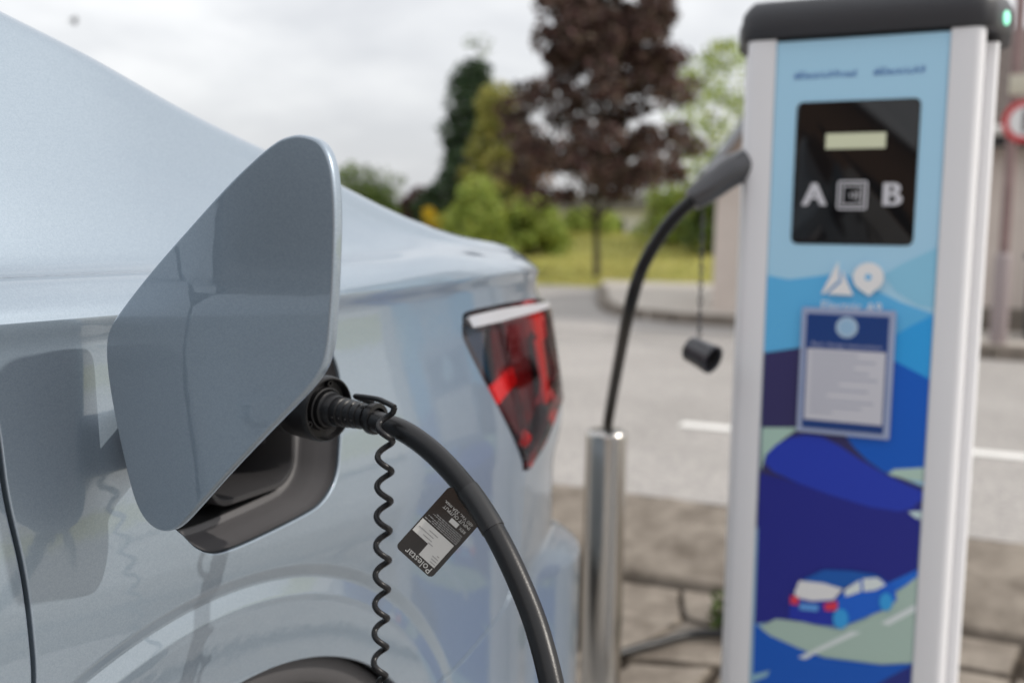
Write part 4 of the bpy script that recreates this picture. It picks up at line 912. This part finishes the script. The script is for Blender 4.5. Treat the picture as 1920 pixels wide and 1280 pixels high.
for i, (x, y, z, h, w, lm, lb) in enumerate(((25.0,12.9,.3,2.0,1.0,LIME,'pale lime bush in front of the tall conifer'), (26.2,11.6,.34,1.7,.9,LIME,'low lime bush left of the maple trunk'), (33.5,12.6,.45,1.2,1.1,LIME,'low pale bush seen behind the maple trunk'),
        (29.5,8.2,.42,2.3,1.2,LIME,'yellow green bush right of the maple trunk'), (27.5,6.3,.38,3.0,1.2,GREEN,'green bush behind the cable, beside the small building'), (31.0,7.6,.45,6.6,1.9,LIME,'tall yellow green tree behind the roof of the small building'),
        (44.0,31.0,.9,2.4,2.6,GREEN,'far green bush behind the car roof'), (48.0,25.5,1.0,2.6,2.2,GREEN,'distant grey green tree between the red bush and the conifer'))):
    tree('bush', (x, y, z), lb, 'bush' if h < 6 else 'tree', .3, .06, cone_clumps(50+i, 22, .25, h, w, w*.45, w*.5), 190, .095, lm, 20+i, 'bushes beyond the lawn')
# weeds in the broken paving
for i, (x, y, hh, lb) in enumerate(((2.93,.62,.10,'small green weed at the foot of the kerb beside the white post'), (2.62,.40,.07,'tiny weed in a paving joint left of the white post'), (3.05,-.35,.12,'weed at the foot of the kerb right of the white post'))):
    w_ = thing('weed', (x, y, -.03), lb, 'weed', 'weeds in the paving'); cl_ = [(x+random.uniform(-.05,.05), y+random.uniform(-.05,.05), hh*random.uniform(.2,.9), .04, .035) for _ in range(6)]
    link('leaves', crown_mesh('leaves', cl_, 22, .018, 70+i), GREEN, w_)
    tube('stem', [(x, y, -.05), (x+.01, y, hh*.5), (x, y+.01, hh)], .003, GREEN, w_, 6, 4)
# long grass on the lawn
rng = np.random.default_rng(4); n = 26000; gx_ = 20.35+14*rng.random(n)**1.3; gy_ = gx_*(.08+.62*rng.random(n)); h = rng.uniform(.04,.13, n)*(1+.8*(gx_ > 27)); a = rng.uniform(0, 6.283, n); w = rng.uniform(.008,.02, n)
gz_ = np.array([lawn_z(x, y) for x, y in zip(gx_, gy_)]); lx, ly = rng.normal(0,.03, n), rng.normal(0,.03, n)
V = np.stack([np.stack([gx_-w*np.cos(a), gy_-w*np.sin(a), gz_-.01], 1), np.stack([gx_+w*np.cos(a), gy_+w*np.sin(a), gz_-.01], 1), np.stack([gx_+lx, gy_+ly, gz_+h], 1)], 1).reshape(-1, 3)
me = bpy.data.meshes.new('grass'); me.from_pydata(V.tolist(), [], np.arange(3*n).reshape(-1, 3).tolist()); me.update()
tag(link('grass', me, leaf_mat('grass_blade', (.46,.44,.13), .5)), 'rough yellow green grass on the lawn', 'grass', kind='stuff')

# ---------------------------------------------------------------- small building across the road
HARL = mat('beige_render', (.62,.545,.49), .9, c2=(.68,.60,.545), scale=3, bump=.5, bscale=60); FASC = mat('grey_fascia', (.33,.35,.38), .6); SLATE = mat('roof_tile', (.075,.058,.05), .7, c2=(.13,.10,.085), scale=4, bump=.4, bscale=20)
GUT = mat('white_gutter', (.62,.61,.58), .5); SOFF = mat('brown_soffit', (.30,.22,.16), .7)
bld = thing('small_building', (15, 1, .25), 'low beige rendered building with a gable and a brown tiled roof across the road', 'building')
gx0, yl, yr, ez, pz = 13.0, 3.16, -.6, 2.03, 4.6; pk = (yl+yr)/2
prism('gable_wall', [(yl,.2),(yr,.2),(yr,ez),(pk,pz),(yl,ez)], gx0, gx0+.25, HARL, bld, lambda a, b, d: (d, a, b))
box('side_wall', (gx0+.25, yl-.25, .2), (19.5, yl, ez), HARL, bld); box('side_wall', (gx0+.25, yr, .2), (19.5, yr+.25, ez), HARL, bld)
sl_ = (pz-ez)/(yl-pk)
for s, y0 in ((1, yl), (-1, yr)):
    e = (y0+.22*s, ez-.22*sl_); P = [e, (pk, pz+.0), (pk, pz+.14), (e[0], e[1]+.14)]
    rf = prism('roof', [(a, b+.03) for a, b in P], gx0-.20, 19.6, SLATE, bld, lambda a, b, d: (d, a, b))
    prism('verge_board', [(e[0]+.005*s, e[1]+.02), (pk, pz+.02), (pk, pz+.20), (e[0]+.005*s, e[1]+.20)], gx0-.235, gx0-.205, FASC, rf, lambda a, b, d: (d, a, b))
    prism('soffit', [(e[0], e[1]+.0), (pk, pz-.01), (pk, pz+.025), (e[0], e[1]+.025)], gx0-.2, gx0-.004, SOFF, rf, lambda a, b, d: (d, a, b))
# wing with its eave towards the road
wx, wy0, wy1, we = 11.9, .55, -4.5, 2.36
box('wing_wall', (wx, wy1, .2), (wx+.25, wy0, we-.1), HARL, bld); box('wing_wall', (wx+.25, wy0-.25, .2), (gx0-.01, wy0, we+.2), HARL, bld)
box('plinth', (wx-.035, wy1, .2), (wx-.002, wy0+.03, .50), KERB_D, bld, .01)
wr = box('wing_roof', (0, wy1, -.05), (3.0, wy0+.12, 0), SLATE, bld, mtx=Matrix.Translation((wx-.30, 0, we)) @ Matrix.Rotation(R(-30), 4, 'Y'))
gt = tube('gutter', [(wx-.36, wy1, we-.02), (wx-.36, wy0+.12, we-.02)], .055, GUT, bld, 12, 2); box('fascia', (wx-.30, wy1, we-.17), (wx-.27, wy0+.12, we-.03), mat('dark_fascia', (.03,.03,.032), .6), bld)
box('soffit', (wx-.27, wy1, we-.16), (wx-.003, wy0+.12, we-.13), mat('dark_fascia'), bld)
tile_me = None; rows = 14
for r in range(rows):
    for c in range(10):
        if tile_me is None:
            ob = box('roof_tile', (0,-.148,0), (.235,.148,.022), SLATE, wr, .006, 1); tile_me = ob.data
        else:
            ob = bpy.data.objects.new('roof_tile', tile_me); col.objects.link(ob); ob.parent = wr; ob.matrix_parent_inverse = Matrix()
        ob.matrix_basis = Matrix.Translation((wx-.30, 0, we)) @ Matrix.Rotation(R(-30), 4, 'Y') @ Matrix.Translation((-.03+r*.20, wy0-.05-c*.30-(.15 if r % 2 else 0), .014)) @ Matrix.Rotation(R(-4), 4, 'Y')
# sign on a pole, and a bin
sg = thing('road_sign', (10.3, -.20, .25), 'round red and white road sign on a dull pink pole by the building', 'sign')
PINK = mat('faded_red_post', (.24,.16,.155), .6, var=.25, scale=6)
tube('pole', [(10.3,-.20,.2), (10.3,-.20,3.9)], .045, PINK, sg, 16, 2)
lathe('lower_sleeve', [(0,.0),(0,.075),(.80,.075),(.83,.06),(.85,.045)], (10.3,-.20,.25), (0,0,1), mat('grey_sleeve', (.30,.25,.25), .6), sg, 24)
fc = lathe('sign_face', [(0,0),(0,.19),(.012,.19),(.012,0)], (10.235,-.30,2.28), (-1,0,0), mat('sign_red', (.55,.04,.05), .4), sg, 40)
lathe('sign_disc', [(0,0),(0,.135),(.003,.135),(.003,0)], (10.2225,-.30,2.28), (-1,0,0), mat('sign_white', (.75,.75,.75), .4), fc, 40)
prism('sign_bar', [(-.02,-.10),(.02,-.10),(.02,.10),(-.02,.10)], .0, .002, DARK, fc, lambda a, b, d: (10.219-d, -.30+a, 2.28+b))
box('supplement_plate', (10.236,-.32,2.52), (10.248,-.15,2.70), mat('plate_cream', (.55,.52,.42), .5), sg, .003)
bn = thing('litter_bin', (11.0, -.62, .26), 'dark blue grey litter bin standing against the beige wall behind the sign pole', 'bin')
BIN = mat('bin_plastic', (.035,.04,.055), .5)
box('bin_body', (10.80,-.98,.30), (11.25,-.44,1.02), BIN, bn, .03); box('bin_lid', (10.76,-1.02,1.025), (11.29,-.40,1.10), BIN, bn, .025)
for yb in (-.95,-.47): lathe('wheel', [(0,0),(0,.05),(.04,.05),(.04,0)], (11.2,yb-.02,.305), (0,1,0), RUBBER, bn, 16)
# pale house glimpsed below the maple crown
hs = thing('far_house', (58, 24, 1.2), 'pale distant house glimpsed under the crown of the copper maple', 'house')
HW = mat('far_house_wall', (.55,.53,.50), .9, var=.1)
box('wall', (56,15,.6), (62,25,3.0), HW, hs); prism('roof', [(14.7,2.9),(25.3,2.9),(20,4.2)], 55.7, 62.3, mat('far_roof', (.16,.15,.15), .8), hs, lambda a, b, d: (d, a, b))
for y in (16.5,19,21.5): 
    wdw = box('window', (55.97,y,1.3), (56.0,y+1.1,2.4), WIN, hs)
# bird
bd = thing('bird', (10.4, 11.72, 4.08), 'small dark bird in the sky above the car roof', 'bird'); BRD = mat('bird_dark', (.03,.03,.035), .7)
lathe('body', [(-.075,0),(-.06,.018),(-.02,.034),(.03,.036),(.06,.026),(.075,.022),(.092,.014),(.10,0)], (10.4,11.72,4.08), (.55,.45,.70), BRD, bd, 14)
for s in (1,-1):
    b0 = Vector((10.4,11.72,4.09)); w1 = b0+Vector((-.02,.05*s,.03)); w2 = b0+Vector((-.03,.085*s,-.06))
    link('wing', mesh('wing', [b0+Vector((.02,0,.03)), b0+Vector((-.03,0,-.02)), w1+Vector((-.03,0,-.05)), w2, w1], [(0,4,3,2,1)]), BRD, bd)
# brown brick building behind the photographer, mirrored in the screen
bb = thing('brick_building', (-12, -3, 0), 'brown brick building behind the camera, seen only as a reflection in the charger screen', 'building')
BRK = mat('brown_brick', (.26,.15,.095), .85, c2=(.36,.22,.14), scale=5, bump=.5, bscale=18)
box('wall', (-15,-14,-.05), (-12,9,5.0), BRK, bb); prism('roof', [(-14.3,4.98),(9.3,4.98),(9.3,5.2),(-14.3,5.2)], -15.3, -11.6, SLATE, bb, lambda a, b, d: (d, a, b))
for y in (-10,-6.5,-3,.5,4): box('window', (-11.995,y,1.1), (-11.96,y+1.4,2.4), WIN, bb, .01)
